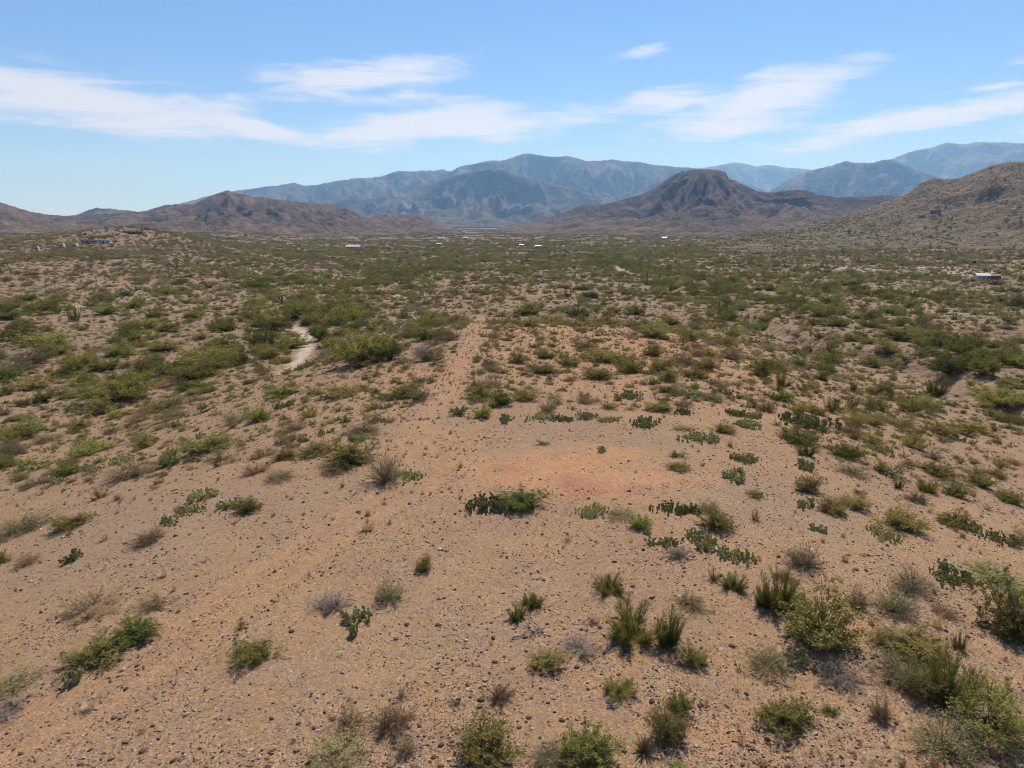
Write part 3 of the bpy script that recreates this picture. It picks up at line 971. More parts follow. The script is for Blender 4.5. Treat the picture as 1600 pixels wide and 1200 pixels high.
SHRUBS = dict(
    creosote_bush=('creosote_leaf', 'twig_bark', dict(ns=46, tilt=1.2, nt=11, nl=15, ll=.043, lw=.018, lt=.19, ts=.25, r0=.008, lay=.9), dict(ns=20, tilt=1.25, nt=7, nl=9, ll=.075, lw=.034, lt=.2, ts=.3, lay=.9)),
    green_bush=('green_leaf', 'twig_bark', dict(ns=46, tilt=1.15, nt=11, nl=16, ll=.043, lw=.019, lt=.18, ts=.25, r0=.008, lay=.9), dict(ns=20, tilt=1.25, nt=7, nl=10, ll=.075, lw=.036, lt=.2, ts=.3, lay=.9)),
    pale_bush=('pale_leaf', 'twig_bark', dict(ns=44, tilt=1.15, nt=10, nl=10, ll=.036, lw=.011, lt=.22, ts=.25, r0=.007, lay=.8), dict(ns=18, tilt=1.2, nt=7, nl=8, ll=.07, lw=.026, lt=.22, lay=.8)),
    palo_verde_tree=('palo_verde_leaf', 'green_bark', dict(ns=56, tilt=1.5, nt=17, nl=13, ll=.035, lw=.012, zc=.34, lt=.13, r0=.010, ts=.4, lay=.8), dict(ns=26, tilt=1.5, nt=9, nl=9, ll=.06, lw=.026, zc=.34, lt=.15, r0=.011, ts=.35, lay=.8)),
    mesquite_tree=('mesquite_leaf', 'twig_bark', dict(ns=54, tilt=1.6, nt=17, nl=13, ll=.036, lw=.017, zc=.36, lt=.12, r0=.010, ts=.4, lay=.9), dict(ns=26, tilt=1.6, nt=9, nl=10, ll=.06, lw=.032, zc=.36, lt=.15, r0=.011, ts=.35, lay=.9)))
for kind, (lm, bm_, hi, mid) in SHRUBS.items():
    for lev, prm, cnt in (('hi', hi, 5), ('mid', mid, 4)):
        for s in range(cnt):
            S_, L_ = gen_shrub(len(kind) * 100 + (50 if lev == 'mid' else 0) + s, **prm)
            tr = kind.endswith('tree')
            reg(kind, lev, [('crown' if tr else 'foliage', L_.mesh(kind + '_foliage', lm)), ('trunk' if tr else 'stems', S_.mesh(kind + '_stems', bm_))])
for kind, tm in (('dry_shrub', 'dry_twig'), ('grey_shrub', 'grey_twig')):
    for lev, prm, cnt in (('hi', dict(ns=64, nt=16), 4), ('mid', dict(ns=34, nt=10), 3)):
        for s in range(cnt):
            S_, L_ = gen_twiggy(500 + s + (40 if lev == 'mid' else 0) + len(tm), **prm)
            reg(kind, lev, [('twigs', L_.mesh(kind + '_twigs', tm)), ('stems', S_.mesh(kind + '_stems', 'twig_bark' if kind == 'dry_shrub' else 'dead_wood'))])
for lev, n_, cnt in (('hi', 120, 4), ('mid', 40, 3)):
    for s in range(cnt):
        S_, L_ = gen_broom(700 + s + (30 if lev == 'mid' else 0), 24 + 2 * s, n_)
        reg('broom_bush', lev, [('foliage', L_.mesh('broom_rods', 'broom_leaf')), ('stems', S_.mesh('broom_stems', 'green_bark'))])
for s in range(4):
    reg('grass_tuft', 'hi', [('', gen_tuft(800 + s, 80, 1.0, .02).mesh('grass_blades', 'dry_grass'))])
    reg('cushion_plant', 'hi', [('', gen_tuft(820 + s, 320, 1.5, .013).mesh('cushion', 'cushion_leaf'))])
for s, n_ in ((0, 90), (1, 90), (2, 90)):
    reg('prickly_pear', 'wide', [('', gen_pads(840 + s, 210, 1.9).mesh('prickly_pear_pads', 'cactus_pad', True))])
    reg('prickly_pear', 'hi', [('', gen_pads(850 + s, 90, 1.1).mesh('prickly_pear_pads', 'cactus_pad', True))])
    reg('prickly_pear', 'mid', [('', gen_pads(860 + s, 44, .7).mesh('prickly_pear_pads', 'cactus_pad', True))])
for s in range(2):
    reg('yucca', 'hi', [('', gen_yucca(870 + s).mesh('yucca_blades', 'yucca_leaf'))])
reg('dead_yucca', 'hi', [('', gen_yucca(875, 150, 1.0).mesh('yucca_blades', 'dry_twig'))])
for s in range(2):
    S_, L_ = gen_shrub(880 + s, ns=60, tilt=1.45, nt=9, nl=9, ll=.035, lw=.016, lt=.12, ts=.3)
    reg('mat_plant', 'hi', [('foliage', L_.mesh('mat_leaves', 'mat_leaf')), ('stems', S_.mesh('mat_stems', 'twig_bark'))])
    reg('lime_mat_plant', 'hi', [('foliage', bpy.data.meshes.new_from_object if False else L_.mesh('lime_leaves', 'lime_leaf')), ('stems', PROTO['mat_plant']['hi'][s][1][1])])
for s in range(6):
    reg('rock', 'hi', [('', gen_rock(900 + s))])

CAT = dict(creosote_bush='bush', green_bush='bush', pale_bush='bush', palo_verde_tree='tree', mesquite_tree='tree', dry_shrub='shrub', grey_shrub='shrub', broom_bush='bush',
           grass_tuft='grass tuft', cushion_plant='cushion plant', prickly_pear='cactus', yucca='yucca', dead_yucca='yucca', mat_plant='ground plant', lime_mat_plant='ground plant', rock='rock')
PHRASE = dict(creosote_bush='olive bush', green_bush='leafy green bush', pale_bush='pale sparse bush', palo_verde_tree='yellow-green domed tree', mesquite_tree='dense green tree', dry_shrub='brown leafless shrub',
              grey_shrub='grey leafless shrub', broom_bush='upright broom-like bush', grass_tuft='golden grass tuft', cushion_plant='grey cushion plant', prickly_pear='prickly pear', yucca='spiky yucca', dead_yucca='dead brown yucca',
              mat_plant='flat green mat', lime_mat_plant='lime green mat', rock='dark stone')
GROUP = dict(creosote_bush='olive bushes of the desert scrub', green_bush='green bushes of the desert scrub', pale_bush='pale bushes of the desert scrub', palo_verde_tree='yellow-green trees of the valley', mesquite_tree='green trees along the washes',
             dry_shrub='brown leafless shrubs', grey_shrub='grey leafless shrubs', broom_bush='upright broom-like bushes', grass_tuft='dry grass tufts on the gravel', cushion_plant='grey cushion plants on the slope', prickly_pear='prickly pear clumps',
             rock='loose stones on the gravel', mat_plant='low green mats')
THINGS = []   # dict(o, kind, u, v, w(px), lm or None)


def add_plant(kind, loc, w, h, px, lm=None, label=None, rz=None, var=None):
    """One plant: an Empty at its foot with its parts, or a single mesh where it has none."""
    lv = PROTO[kind]
    u, v, wpx = px
    if kind == 'prickly_pear':
        lev = 'wide' if w > 1.5 else 'hi' if w > .85 else 'mid'
    else:
        lev = 'hi' if (wpx > 26 or 'mid' not in lv) else 'mid'
    protos = lv[lev]
    parts = protos[(RNG.randint(1000) if var is None else var) % len(protos)]
    rz = RNG.rand() * 6.283 if rz is None else rz
    if len(parts) == 1 and parts[0][0] == '':
        o = put(kind, parts[0][1])
        o.location = loc; o.rotation_euler = (0, 0, rz); o.scale = (w, w, h)
    else:
        o = empty(kind, loc, rz, (w, w, h))
        for nm, m_ in parts:
            put(nm, m_, o)
    tag(o, label, CAT[kind], GROUP.get(kind))
    THINGS.append(dict(o=o, kind=kind, u=u, v=v, w=wpx, lm=lm, label=label))
    return o


def measure(u, v, w, h, fn=None):
    """Foot point and real width and height of a plant seen with its lower edge at (u, v), w x h pixels."""
    fn = fn or land
    p, _ = px_ground([u], [v], fn)
    p = p[0]; q = p - CAM
    zc = q @ FWD; dep = math.atan2(-q[2], math.hypot(q[0], q[1]))
    W = w * zc / F
    p, _ = px_ground([u], [v - .36 * w * math.sin(dep)], fn)
    p = p[0]
    H = (h * zc / F - .62 * W * math.sin(dep)) / math.cos(dep)
    return p, W, max(H, .30 * W)

# ------------------------------------------------------------------ plants one can pick out in the photograph
CODE = dict(c='creosote_bush', g='green_bush', p='pale_bush', d='dry_shrub', y='grey_shrub', b='broom_bush', P='prickly_pear', V='palo_verde_tree', M='mesquite_tree', t='grass_tuft', k='cushion_plant',
            m='mat_plant', l='lime_mat_plant', Y='yucca', D='dead_yucca', r='rock')
TRACED = [  # kind, u, v of the lower edge, width, height in photograph pixels [, short name as a landmark, full label]
    # lower left
    ('d', 148, 968, 105, 46, 'wide smoky brown shrub', 'wide smoky brown shrub on bare gravel, its shadow falling left'), ('d', 240, 956, 56, 40), ('g', 212, 1006, 64, 46, 'dark green bush by the track', 'dark green bush touching the smoky brown shrub beside the dirt track'),
    ('c', 149, 1045, 86, 44, 'dense rounded olive bush', 'dense rounded olive bush on the edge of the dirt track'), ('p', 20, 1088, 76, 52, 'pale bush with dead branches', 'pale bush cut by the picture edge above dead grey branches'), ('y', 12, 1122, 62, 34), ('P', 112, 1070, 24, 12), ('t', 220, 1150, 22, 17),
    ('c', 395, 1038, 60, 44, 'lone olive bush beyond the track', 'lone olive bush on open gravel between track and grey shrub'), ('P', 371, 1008, 12, 9),
    ('y', 520, 957, 56, 48, 'grey-topped shrub by the cactus', 'grey-topped wispy shrub just behind the small standing cactus'), ('p', 608, 944, 48, 48, 'feathery pale bush', 'feathery pale green bush alone on the gravel'), ('c', 663, 893, 28, 32, 'tiny forked green bush', 'tiny forked green bush alone in the open gravel'),
    ('d', 545, 1148, 56, 60, 'twiggy brown shrub', 'twiggy brown shrub behind the pale bush at the bottom edge'), ('d', 612, 1152, 70, 66, 'tangled brown shrub', 'tangled brown leafless shrub with a taller dead spike behind it'), ('d', 628, 1092, 16, 36), ('d', 636, 1182, 32, 46), ('p', 530, 1204, 100, 56), ('d', 713, 1104, 14, 22),
    ('d', 782, 1102, 44, 46), ('c', 762, 1202, 92, 88, 'big olive bush at the bottom', 'big olive and yellowish bush cut by the bottom edge near the middle'), ('r', 530, 1030, 20, 9), ('r', 548, 1037, 10, 7),
    # lower middle
    ('g', 920, 1203, 84, 76, 'bright green bush at the bottom', 'bright green bush cut by the bottom edge beside a pale one'), ('p', 862, 1204, 62, 46), ('D', 1007, 1186, 46, 44, 'dead brown yucca', 'dead brown yucca rosette with spiky drooping leaves near the bottom edge'), ('c', 1042, 1163, 56, 66), ('g', 1062, 1118, 36, 42), ('g', 1058, 1206, 26, 18),
    ('b', 967, 1092, 52, 34, 'low twin-tufted bush', 'low bush with a taller green tuft at one end, on open gravel'), ('c', 855, 1049, 50, 40, 'olive bush by the dead wood', 'round olive bush just in front of the grey dead wood'), ('y', 905, 1028, 66, 50), ('d', 927, 978, 18, 22),
    ('b', 985, 1010, 88, 78, 'plumed green bush', 'tall plumed green bush with several upright tufts and a yucca at its foot'), ('b', 1045, 1016, 46, 72, 'tallest green plume', 'tallest upright green plume, casting a dark shadow towards the camera'), ('Y', 962, 1004, 38, 22, 'green yucca', 'small green yucca rosette at the foot of the plumed bush'), ('c', 1083, 1043, 40, 42),
    ('d', 1077, 954, 56, 36, 'low wiry brown shrub', 'low wiry brown shrub alone beyond the tallest green plume'), ('b', 952, 930, 50, 38, 'dark green clump', 'dark green clump of two tufts alone on the gravel'), ('b', 833, 952, 36, 30), ('b', 807, 972, 28, 32), ('b', 1145, 924, 40, 34), ('b', 1115, 908, 18, 24), ('b', 1192, 949, 28, 32),
    ('t', 1153, 1084, 16, 13), ('t', 1157, 1166, 18, 22), ('t', 1192, 1202, 26, 26), ('t', 1167, 1022, 10, 9), ('p', 1202, 1053, 62, 46),
    # cacti of the open gravel
    ('P', 558, 977, 42, 28, 'small standing cactus', 'small standing prickly pear with separate pads on bare gravel'), ('P', 553, 994, 22, 15, None, 'tiny prickly pear right in front of the small standing cactus'),
    ('P', 752, 800, 72, 34, 'big cactus patch in the middle', 'big dark green prickly pear patch at the edge of the orange soil'), ('P', 786, 798, 40, 26), ('g', 815, 799, 62, 44, 'green bush in the cactus patch', 'green bush growing out of the big prickly pear patch'),
    ('t', 573, 834, 42, 28, 'golden-green grass clump', 'golden-green grass clump standing alone beside the dirt track'),
    ('P', 930, 807, 46, 19), ('p', 968, 813, 46, 24), ('g', 1001, 828, 32, 30), ('P', 1050, 804, 46, 26, 'twin cactus by the orange soil', 'prickly pear clump closest to the orange bare soil on its far side'), ('P', 1080, 806, 32, 22), ('c', 1120, 830, 52, 46, 'olive bush among the cacti', 'rounded olive bush among the prickly pears with a grey shrub behind'), ('y', 1106, 801, 32, 28),
    ('P', 1035, 853, 36, 24), ('P', 1015, 836, 18, 10), ('y', 1058, 874, 34, 38, 'ashen shrub in the cacti', 'ashen grey shrub standing in front of the dark cactus row'), ('P', 1095, 852, 50, 20), ('P', 1108, 869, 36, 24), ('P', 1148, 878, 52, 22, 'outer end of the cactus row', 'prickly pear at the outer end of the dark cactus row'),
    ('t', 886, 849, 22, 12), ('t', 880, 858, 10, 9), ('t', 855, 854, 10, 12), ('c', 1180, 778, 26, 18), ('P', 1148, 741, 25, 11), ('P', 1147, 755, 36, 10), ('c', 1057, 715, 24, 13), ('c', 1060, 736, 32, 18, 'rounded bush on orange soil', 'rounded olive bush on the orange soil, nearer of two in line'), ('P', 1160, 722, 46, 18, 'flat cactus beyond the soil patch', 'flat prickly pear strip past the end of the orange soil'), ('P', 940, 707, 18, 11), ('p', 848, 696, 18, 12),
    # lower right
    ('c', 1280, 1016, 98, 88, 'largest bush of the slope', 'largest olive bush of the gravel slope, dark beneath, with golden grass at its foot'), ('b', 1213, 957, 46, 62, 'upright twin bush', 'upright green bush beside the largest bush of the slope'), ('g', 1240, 962, 56, 42), ('d', 1338, 952, 34, 42, 'slim brown shrub', 'slim brown twiggy shrub standing alone on the stony slope'), ('p', 1400, 964, 62, 46), ('p', 1422, 928, 50, 42, 'pale bush on the stony slope', 'pale wispy bush on the stony slope, farther of two'),
    ('d', 1375, 1007, 46, 30), ('P', 1262, 1046, 56, 22, 'low cactus below the large bush', 'low dark prickly pear mat just in front of the largest bush'), ('y', 1310, 1074, 72, 46), ('c', 1430, 1033, 88, 48), ('p', 1415, 1083, 92, 60), ('b', 1482, 1108, 62, 88, 'tall broom above the thicket', 'tall broom-like bush rising from the thicket near the corner'), ('c', 1450, 1098, 62, 58),
    ('V', 1545, 1160, 98, 84, 'small twisted tree', 'small twisted green tree with dark trunk near the bottom corner'), ('p', 1480, 1192, 98, 78, 'wide pale bush at the bottom', 'wide pale bush in front of the tall broom near the bottom edge'), ('c', 1582, 1004, 84, 88, 'tall bush at the picture edge', 'tall olive bush cut by the picture edge, growing by lime ground cover'), ('c', 1228, 1143, 72, 50, 'dull olive bush above the cushions', 'dull olive dome-shaped bush just behind the grey cushion plants'), ('d', 1375, 1128, 34, 50), ('t', 1308, 1032, 16, 14),
    ('l', 1545, 920, 110, 15, 'lime ground cover', 'lime green flat ground cover spreading across the gravel slope'), ('l', 1296, 1118, 24, 22),
    ('P', 1490, 917, 62, 32, 'cactus beside the lime cover', 'sprawling prickly pear ending at the lime ground cover'), ('P', 1470, 892, 28, 16), ('p', 1255, 890, 54, 40, 'feathery bush on the slope', 'feathery pale green bush on the slope beyond the upright twin bush'),
    ('k', 1330, 1099, 30, 18, 'largest grey cushion', 'largest grey cushion plant, standing apart above the others'), ('k', 1325, 1133, 34, 16), ('k', 1305, 1117, 18, 14), ('k', 1297, 1166, 14, 12), ('k', 1310, 1154, 14, 12), ('k', 1328, 1153, 14, 12), ('k', 1344, 1166, 14, 12), ('k', 1318, 1172, 13, 11), ('k', 1278, 1176, 13, 11), ('k', 1284, 1190, 14, 11), ('k', 1268, 1180, 13, 12), ('k', 1241, 1197, 24, 15), ('k', 1385, 1172, 28, 18), ('k', 1402, 1186, 24, 16), ('k', 1350, 1190, 22, 14), ('k', 1362, 1194, 20, 14), ('k', 1376, 1197, 20, 13), ('k', 1255, 1165, 14, 13), ('k', 1299, 1187, 15, 12), ('k', 1335, 1180, 13, 11), ('k', 1225, 1170, 14, 12), ('k', 1570, 1035, 16, 11), ('k', 1582, 1032, 14, 10), ('k', 1565, 1048, 18, 10), ('k', 1574, 1060, 18, 9),
    # right middle
    ('c', 1262, 770, 36, 34, 'little tree-shaped bush', 'little tree-shaped olive bush on a thin stem at the slope edge'), ('p', 1330, 745, 52, 24), ('c', 1300, 803, 42, 34), ('c', 1336, 797, 40, 28), ('c', 1343, 774, 20, 12), ('P', 1266, 794, 24, 14), ('b', 1403, 765, 20, 25, 'single short broom', 'single short broom-like bush standing apart on pink gravel'), ('b', 1448, 771, 36, 28), ('c', 1492, 778, 38, 32), ('g', 1530, 763, 42, 30), ('g', 1577, 788, 42, 30),
    ('c', 1410, 831, 60, 46, 'rounded grey-olive bush', 'rounded grey-olive bush midway down the pink gravel slope'), ('c', 1490, 824, 48, 30), ('P', 1505, 830, 46, 22, 'cactus under the olive bush', 'dark prickly pear spilling out from under an olive bush on the slope'), ('P', 1562, 852, 52, 22), ('P', 1380, 842, 52, 16), ('P', 1282, 831, 28, 14), ('t', 1348, 870, 18, 10), ('P', 1258, 729, 26, 10), ('P', 1256, 738, 24, 9),
    ('P', 1255, 670, 72, 22, 'wide cactus bank', 'wide prickly pear bank at the start of the dense scrub'), ('g', 1247, 695, 58, 32, 'green bush on the cactus bank', 'green feathery bush directly in front of the wide cactus bank'), ('b', 1260, 714, 28, 28), ('g', 1322, 718, 50, 32), ('c', 1272, 648, 32, 20), ('b', 1331, 638, 22, 24), ('b', 1297, 645, 22, 28), ('c', 1335, 664, 36, 24), ('c', 1365, 667, 34, 22), ('c', 1368, 642, 46, 28), ('c', 1363, 697, 40, 24), ('P', 1368, 707, 42, 14),
    ('c', 1428, 703, 40, 28), ('c', 1470, 682, 52, 28), ('d', 1455, 720, 36, 22), ('c', 1465, 748, 58, 30), ('c', 1525, 677, 46, 20), ('M', 1482, 588, 58, 40, 'big tree in the gully', 'big dark green tree in the gully with a bright shrub before it'), ('M', 1537, 588, 42, 30), ('V', 1560, 640, 74, 42, 'wide tree above the gully', 'wide yellow-green tree on the near bank of the gully'), ('g', 1443, 549, 26, 18), ('g', 1292, 585, 28, 22), ('c', 1295, 564, 38, 32), ('c', 1362, 575, 40, 22), ('c', 1386, 552, 38, 28), ('b', 1460, 622, 32, 40, 'tall upright bush on the flat', 'tall upright dark green bush in front of the gully'), ('b', 1222, 605, 28, 28),
    # the crest of the spur
    ('c', 820, 627, 36, 25), ('p', 857, 645, 30, 30, 'pale bush over the cactus row', 'pale upright bush standing over the thin cactus row'), ('d', 915, 632, 34, 22), ('c', 952, 640, 26, 18), ('d', 984, 642, 24, 14), ('P', 985, 624, 40, 13), ('c', 1030, 644, 42, 19), ('P', 1068, 647, 30, 11), ('m', 1052, 618, 66, 13, 'flat green mat', 'flat green mat at the far side of the cleared ground'), ('m', 1096, 626, 68, 14),
    ('P', 850, 658, 38, 13, 'thin cactus row', 'first clump of the thin cactus row bordering the cleared ground'), ('P', 880, 660, 32, 12), ('P', 915, 655, 32, 10), ('P', 948, 660, 30, 11), ('P', 1005, 668, 46, 11), ('d', 1068, 674, 36, 14), ('P', 1095, 692, 50, 19, 'dark cactus at the bend', 'dark thick prickly pear where the cactus row bends down'), ('P', 1150, 650, 38, 17), ('P', 1183, 657, 28, 13),
    ('c', 940, 567, 46, 28), ('c', 975, 572, 42, 28), ('c', 985, 584, 42, 26), ('c', 935, 594, 46, 25), ('c', 1035, 582, 40, 30), ('d', 1070, 572, 52, 32, 'brown shrub on the crest', 'largest brown leafless shrub on the crest thicket'), ('c', 1105, 580, 36, 28), ('c', 1020, 557, 32, 23), ('c', 1045, 597, 32, 25), ('c', 1085, 592, 40, 23), ('b', 1018, 602, 17, 15), ('g', 853, 561, 29, 19), ('c', 850, 585, 43, 21), ('c', 890, 574, 30, 20), ('c', 823, 492, 44, 24, 'dark bush at the spur end', 'dark olive bush on the far end of the spur'), ('b', 1129, 490, 17, 20), ('c', 1190, 590, 34, 30),
    ('g', 755, 654, 27, 28, 'bright bush by the worn path', 'bright green bush by the worn path, nearer of two'), ('g', 783, 634, 30, 32), ('g', 717, 650, 23, 26), ('c', 748, 624, 36, 28), ('P', 783, 661, 29, 12),
    # left of the worn path
    ('p', 603, 758, 58, 52, 'wispy tall bush by the track', 'wispy tall pale green bush beside a cactus where the track fades'), ('P', 643, 750, 42, 18), ('d', 522, 744, 52, 28), ('c', 545, 732, 78, 48, 'dark bush cluster by the track', 'broad dark olive bush behind the brown shrub and wispy bush'), ('c', 495, 714, 52, 27), ('c', 447, 720, 44, 21), ('p', 438, 752, 46, 26), ('d', 402, 742, 42, 30), ('d', 450, 694, 37, 29, 'dark brown shrub', 'dark purplish brown shrub beside a small cactus'), ('P', 476, 690, 25, 14), ('p', 568, 680, 56, 23), ('P', 560, 690, 36, 10),
    ('g', 441, 622, 47, 27, 'low bright bush', 'low bright green bush on the slope above the wash'), ('c', 490, 617, 23, 16), ('c', 533, 622, 52, 27), ('c', 632, 624, 42, 28), ('P', 602, 627, 36, 16), ('g', 405, 660, 36, 30, 'yellow-green round bush', 'yellow-green round bush next to a duller twin'), ('p', 368, 664, 44, 28), ('M', 565, 572, 80, 54, 'big tree above the wash', 'big dense green tree alone on the slope above the wash'), ('M', 610, 564, 36, 38), ('c', 572, 574, 56, 17), ('y', 665, 553, 52, 22),
    ('M', 547, 497, 37, 23), ('M', 460, 499, 38, 26, 'tree at the wash bend', 'dark green tree behind the bend of the sandy wash'), ('M', 426, 518, 50, 30, 'tree left of the wash', 'full green tree standing left of the sandy wash'), ('M', 500, 533, 32, 26), ('c', 420, 562, 40, 25), ('g', 668, 532, 52, 27), ('g', 693, 527, 26, 20),
    ('V', 183, 634, 100, 56, 'big yellow-green palo verde', 'big yellow-green palo verde with wide fan-shaped crown on the slope'), ('c', 133, 603, 42, 27), ('d', 97, 619, 47, 23), ('c', 50, 610, 52, 25), ('g', 8, 597, 47, 36), ('y', 32, 580, 37, 30, 'dark grey shrub', 'dark grey leafless shrub with a green one against it'), ('c', 55, 569, 42, 22), ('c', 28, 532, 48, 32), ('g', 72, 541, 74, 18), ('b', 118, 502, 24, 30, 'tall dark bush on the terrace', 'tall dark upright bush, nearer of two rising over the flat'), ('b', 88, 490, 22, 28), ('g', 168, 492, 37, 23),
    ('c', 232, 584, 47, 32), ('c', 258, 549, 52, 20), ('c', 315, 570, 72, 32), ('M', 345, 569, 37, 30, 'dark tree near the wash', 'small dark green tree among olive bushes short of the wash'), ('c', 305, 594, 82, 34), ('d', 262, 607, 47, 27), ('g', 295, 612, 47, 21), ('g', 145, 713, 67, 27), ('c', 225, 702, 32, 25), ('g', 330, 710, 78, 28, 'broad low green bush', 'broad low green bush at the upper edge of the bare gravel'), ('P', 272, 669, 19, 11), ('P', 308, 687, 24, 13), ('c', 125, 672, 36, 20), ('g', 45, 678, 52, 24), ('d', 75, 694, 57, 18), ('d', 270, 660, 62, 20),
    # left edge of the bare gravel
    ('p', 35, 840, 92, 42, 'long pale bush', 'long pale bush trailing across the gravel near the picture edge'), ('c', 112, 830, 58, 32), ('P', 297, 804, 46, 22, 'cactus clump on the bare slope', 'prickly pear clump with yellow-green pads on the bare slope, nearer half'), ('P', 312, 784, 56, 18), ('P', 360, 796, 50, 20), ('c', 388, 803, 38, 30), ('P', 257, 825, 32, 18, 'small cactus by the dry shrub', 'small prickly pear just behind a dry brown shrub'), ('d', 235, 852, 54, 40), ('t', 163, 848, 30, 18), ('P', 112, 880, 36, 20, 'isolated cactus', 'isolated low prickly pear on the gravel below the long pale bush'), ('t', 138, 886, 13, 11), ('d', 184, 784, 25, 19), ('t', 210, 782, 11, 10), ('P', 188, 727, 40, 23, 'bright cactus', 'bright prickly pear behind the long dry shrub'), ('d', 205, 752, 78, 42, 'long dry shrub', 'long dry brown shrub lying in front of the bright cactus'), ('g', 265, 730, 36, 24), ('g', 104, 747, 47, 31), ('P', 95, 757, 30, 16), ('d', 58, 762, 47, 26), ('P', 145, 740, 31, 19), ('g', 3, 735, 42, 27), ('c', 0, 884, 32, 28), ('t', 352, 726, 17, 11)]
for row in TRACED:
    kind = CODE[row[0]]
    lm = row[5] if len(row) > 5 else None
    lab = row[6] if len(row) > 6 else None
    p, W, H = measure(*row[1:5])
    if row[0] not in 'trk':
        W *= 1.22; H *= 1.15
    if row[1] > 1180 and row[2] > 880 and row[0] in 'cgpbdyV':
        W *= 1.14; H *= 1.2
    if row[0] == 'b':
        W *= 1.15; H = min(H, 1.35 * W)
    if kind in ('prickly_pear', 'mat_plant', 'lime_mat_plant'):
        H = max(min(H, .6 * W), .22 * W)
    if kind in ('mat_plant', 'lime_mat_plant'):
        H = min(H, .35)
    if kind == 'prickly_pear':
        H = W * .85
    p = p.copy(); p[2] -= .02
    if kind == 'prickly_pear' and row[2] > 940 and W > .45:
        o = empty(kind, p, RNG.rand() * 6)
        tag(o, lab, 'cactus', GROUP[kind])
        if 'PADM' not in globals():
            m_ = MB(); m_.add(*pad_verts(RNG)); PADM = m_.mesh('pad', 'cactus_pad', True)
        for q, R_, s_ in pad_places(int(row[1]), 34 if W < 1.0 else 56, W * .85, .16):
            c_ = put('pad', PADM, o)
            from mathutils import Matrix
            M_ = Matrix([list(R_[0] * s_) + [q[0]], list(R_[1] * s_) + [q[1]], list(R_[2] * s_) + [q[2]], [0, 0, 0, 1]])
            c_.matrix_local = M_
        THINGS.append(dict(o=o, kind=kind, u=row[1], v=row[2], w=row[3], lm=lm, label=lab))
    else:
        add_plant(kind, p, W, H, (row[1], row[2], row[3]), lm, lab)

# ------------------------------------------------------------------ scrub that fills the land
COV_U = np.array([-300, 0, 200, 400, 600, 800, 1000, 1200, 1400, 1600, 1900])
COV_V = np.array([366, 385, 400, 440, 480, 520, 560, 600, 640, 680, 720, 760, 820, 1250])
COV = np.array([
    [.20, .20, .24, .28, .34, .36, .40, .32, .28, .26, .26],
    [.22, .22, .26, .32, .36, .42, .44, .36, .28, .26, .26],
    [.30, .30, .34, .36, .40, .42, .42, .32, .27, .22, .24],
    [.38, .38, .38, .38, .44, .46, .46, .40, .36, .26, .28],
    [.34, .34, .36, .38, .38, .26, .26, .42, .42, .36, .36],
    [.34, .34, .34, .40, .28, .15, .17, .42, .46, .38, .38],
    [.34, .34, .34, .36, .18, .15, .20, .40, .46, .44, .44],
    [.32, .32, .32, .26, .16, .16, .16, .36, .46, .46, .46],
    [.36, .36, .34, .26, .14, .07, .04, .22, .48, .48, .48],
    [.34, .34, .32, .20, .10, .01, .00, .05, .46, .50, .50],
    [.28, .27, .20, .08, .04, .00, .00, .00, .34, .48, .48],
    [.14, .12, .05, .01, .00, .00, .00, .00, .10, .38, .40],
    [.06, .04, .01, .00, .00, .00, .00, .01, .05, .14, .20],
    [.02, .01, .00, .00, .00, .00, .00, .01, .05, .06, .10]])


def cover(u, v):
    iu = np.clip(np.searchsorted(COV_U, u) - 1, 0, len(COV_U) - 2); iv = np.clip(np.searchsorted(COV_V, v) - 1, 0, len(COV_V) - 2)
    fu = np.clip((u - COV_U[iu]) / (COV_U[iu + 1] - COV_U[iu]), 0, 1); fv = np.clip((v - COV_V[iv]) / (COV_V[iv + 1] - COV_V[iv]), 0, 1)
    return (COV[iv, iu] * (1 - fu) + COV[iv, iu + 1] * fu) * (1 - fv) + (COV[iv + 1, iu] * (1 - fu) + COV[iv + 1, iu + 1] * fu) * fv


def visible(x, y, z):
    """Whether the land hides the point from where the photograph was taken."""
    ok = np.ones(len(x), bool)
    for f in np.linspace(.15, .97, 22):
        ok &= (CAM[2] + (z - CAM[2]) * f) > land0(x * f, y * f) - .15
    return ok


def scatter(d0, d1, w_mean, rng, amax=44):
    area = .5 * (d1 ** 2 - d0 ** 2) * math.radians(2 * amax)
    n = int(area * .95 / (.785 * w_mean ** 2))
    r = np.sqrt(rng.uniform(d0 ** 2, d1 ** 2, n)); a = np.radians(rng.uniform(-amax, amax, n))
    x, y = r * np.sin(a), r * np.cos(a)
    z = land(x, y)
    u, v, zc = to_px(np.stack([x, y, z], 1))
    dr = np.min([seg_dist(x, y, c_) for c_ in DRAINS], 0)
    line = np.exp(-(dr / (5 + .03 * r)) ** 2)
    clump = .80 + .30 * ss(250, 500, r) + 1.6 * fbm(x / (w_mean * 5), y / (w_mean * 5), 3) + 1.5 * fbm(x / 75 + 7, y / 75, 3) + .75 * line
    keep = rng.rand(n) < cover(u, v) * clump * (.66 + .35 * ss(-17, -24, np.degrees(a)) * ss(260, 330, r))
    keep &= seg_dist(x, y, WASH) > 2.0
    keep &= (seg_dist(x, y, WASH2) > 2.5) & (seg_dist(x, y, ROAD) > 2.2) & (seg_dist(x, y, ROAD2) > 5)
    keep &= (seg_dist(x, y, TRACK2) > 1.6) & (seg_dist(x, y, GULLY) > 1.2)
    x, y, z, u, v, zc = (q[keep] for q in (x, y, z, u, v, zc))
    w = w_mean * np.exp(rng.randn(len(x)) * .38)
    vis = visible(x, y, z + w * .5)
    return [q[vis] for q in (x, y, z, u, v, zc, w)]


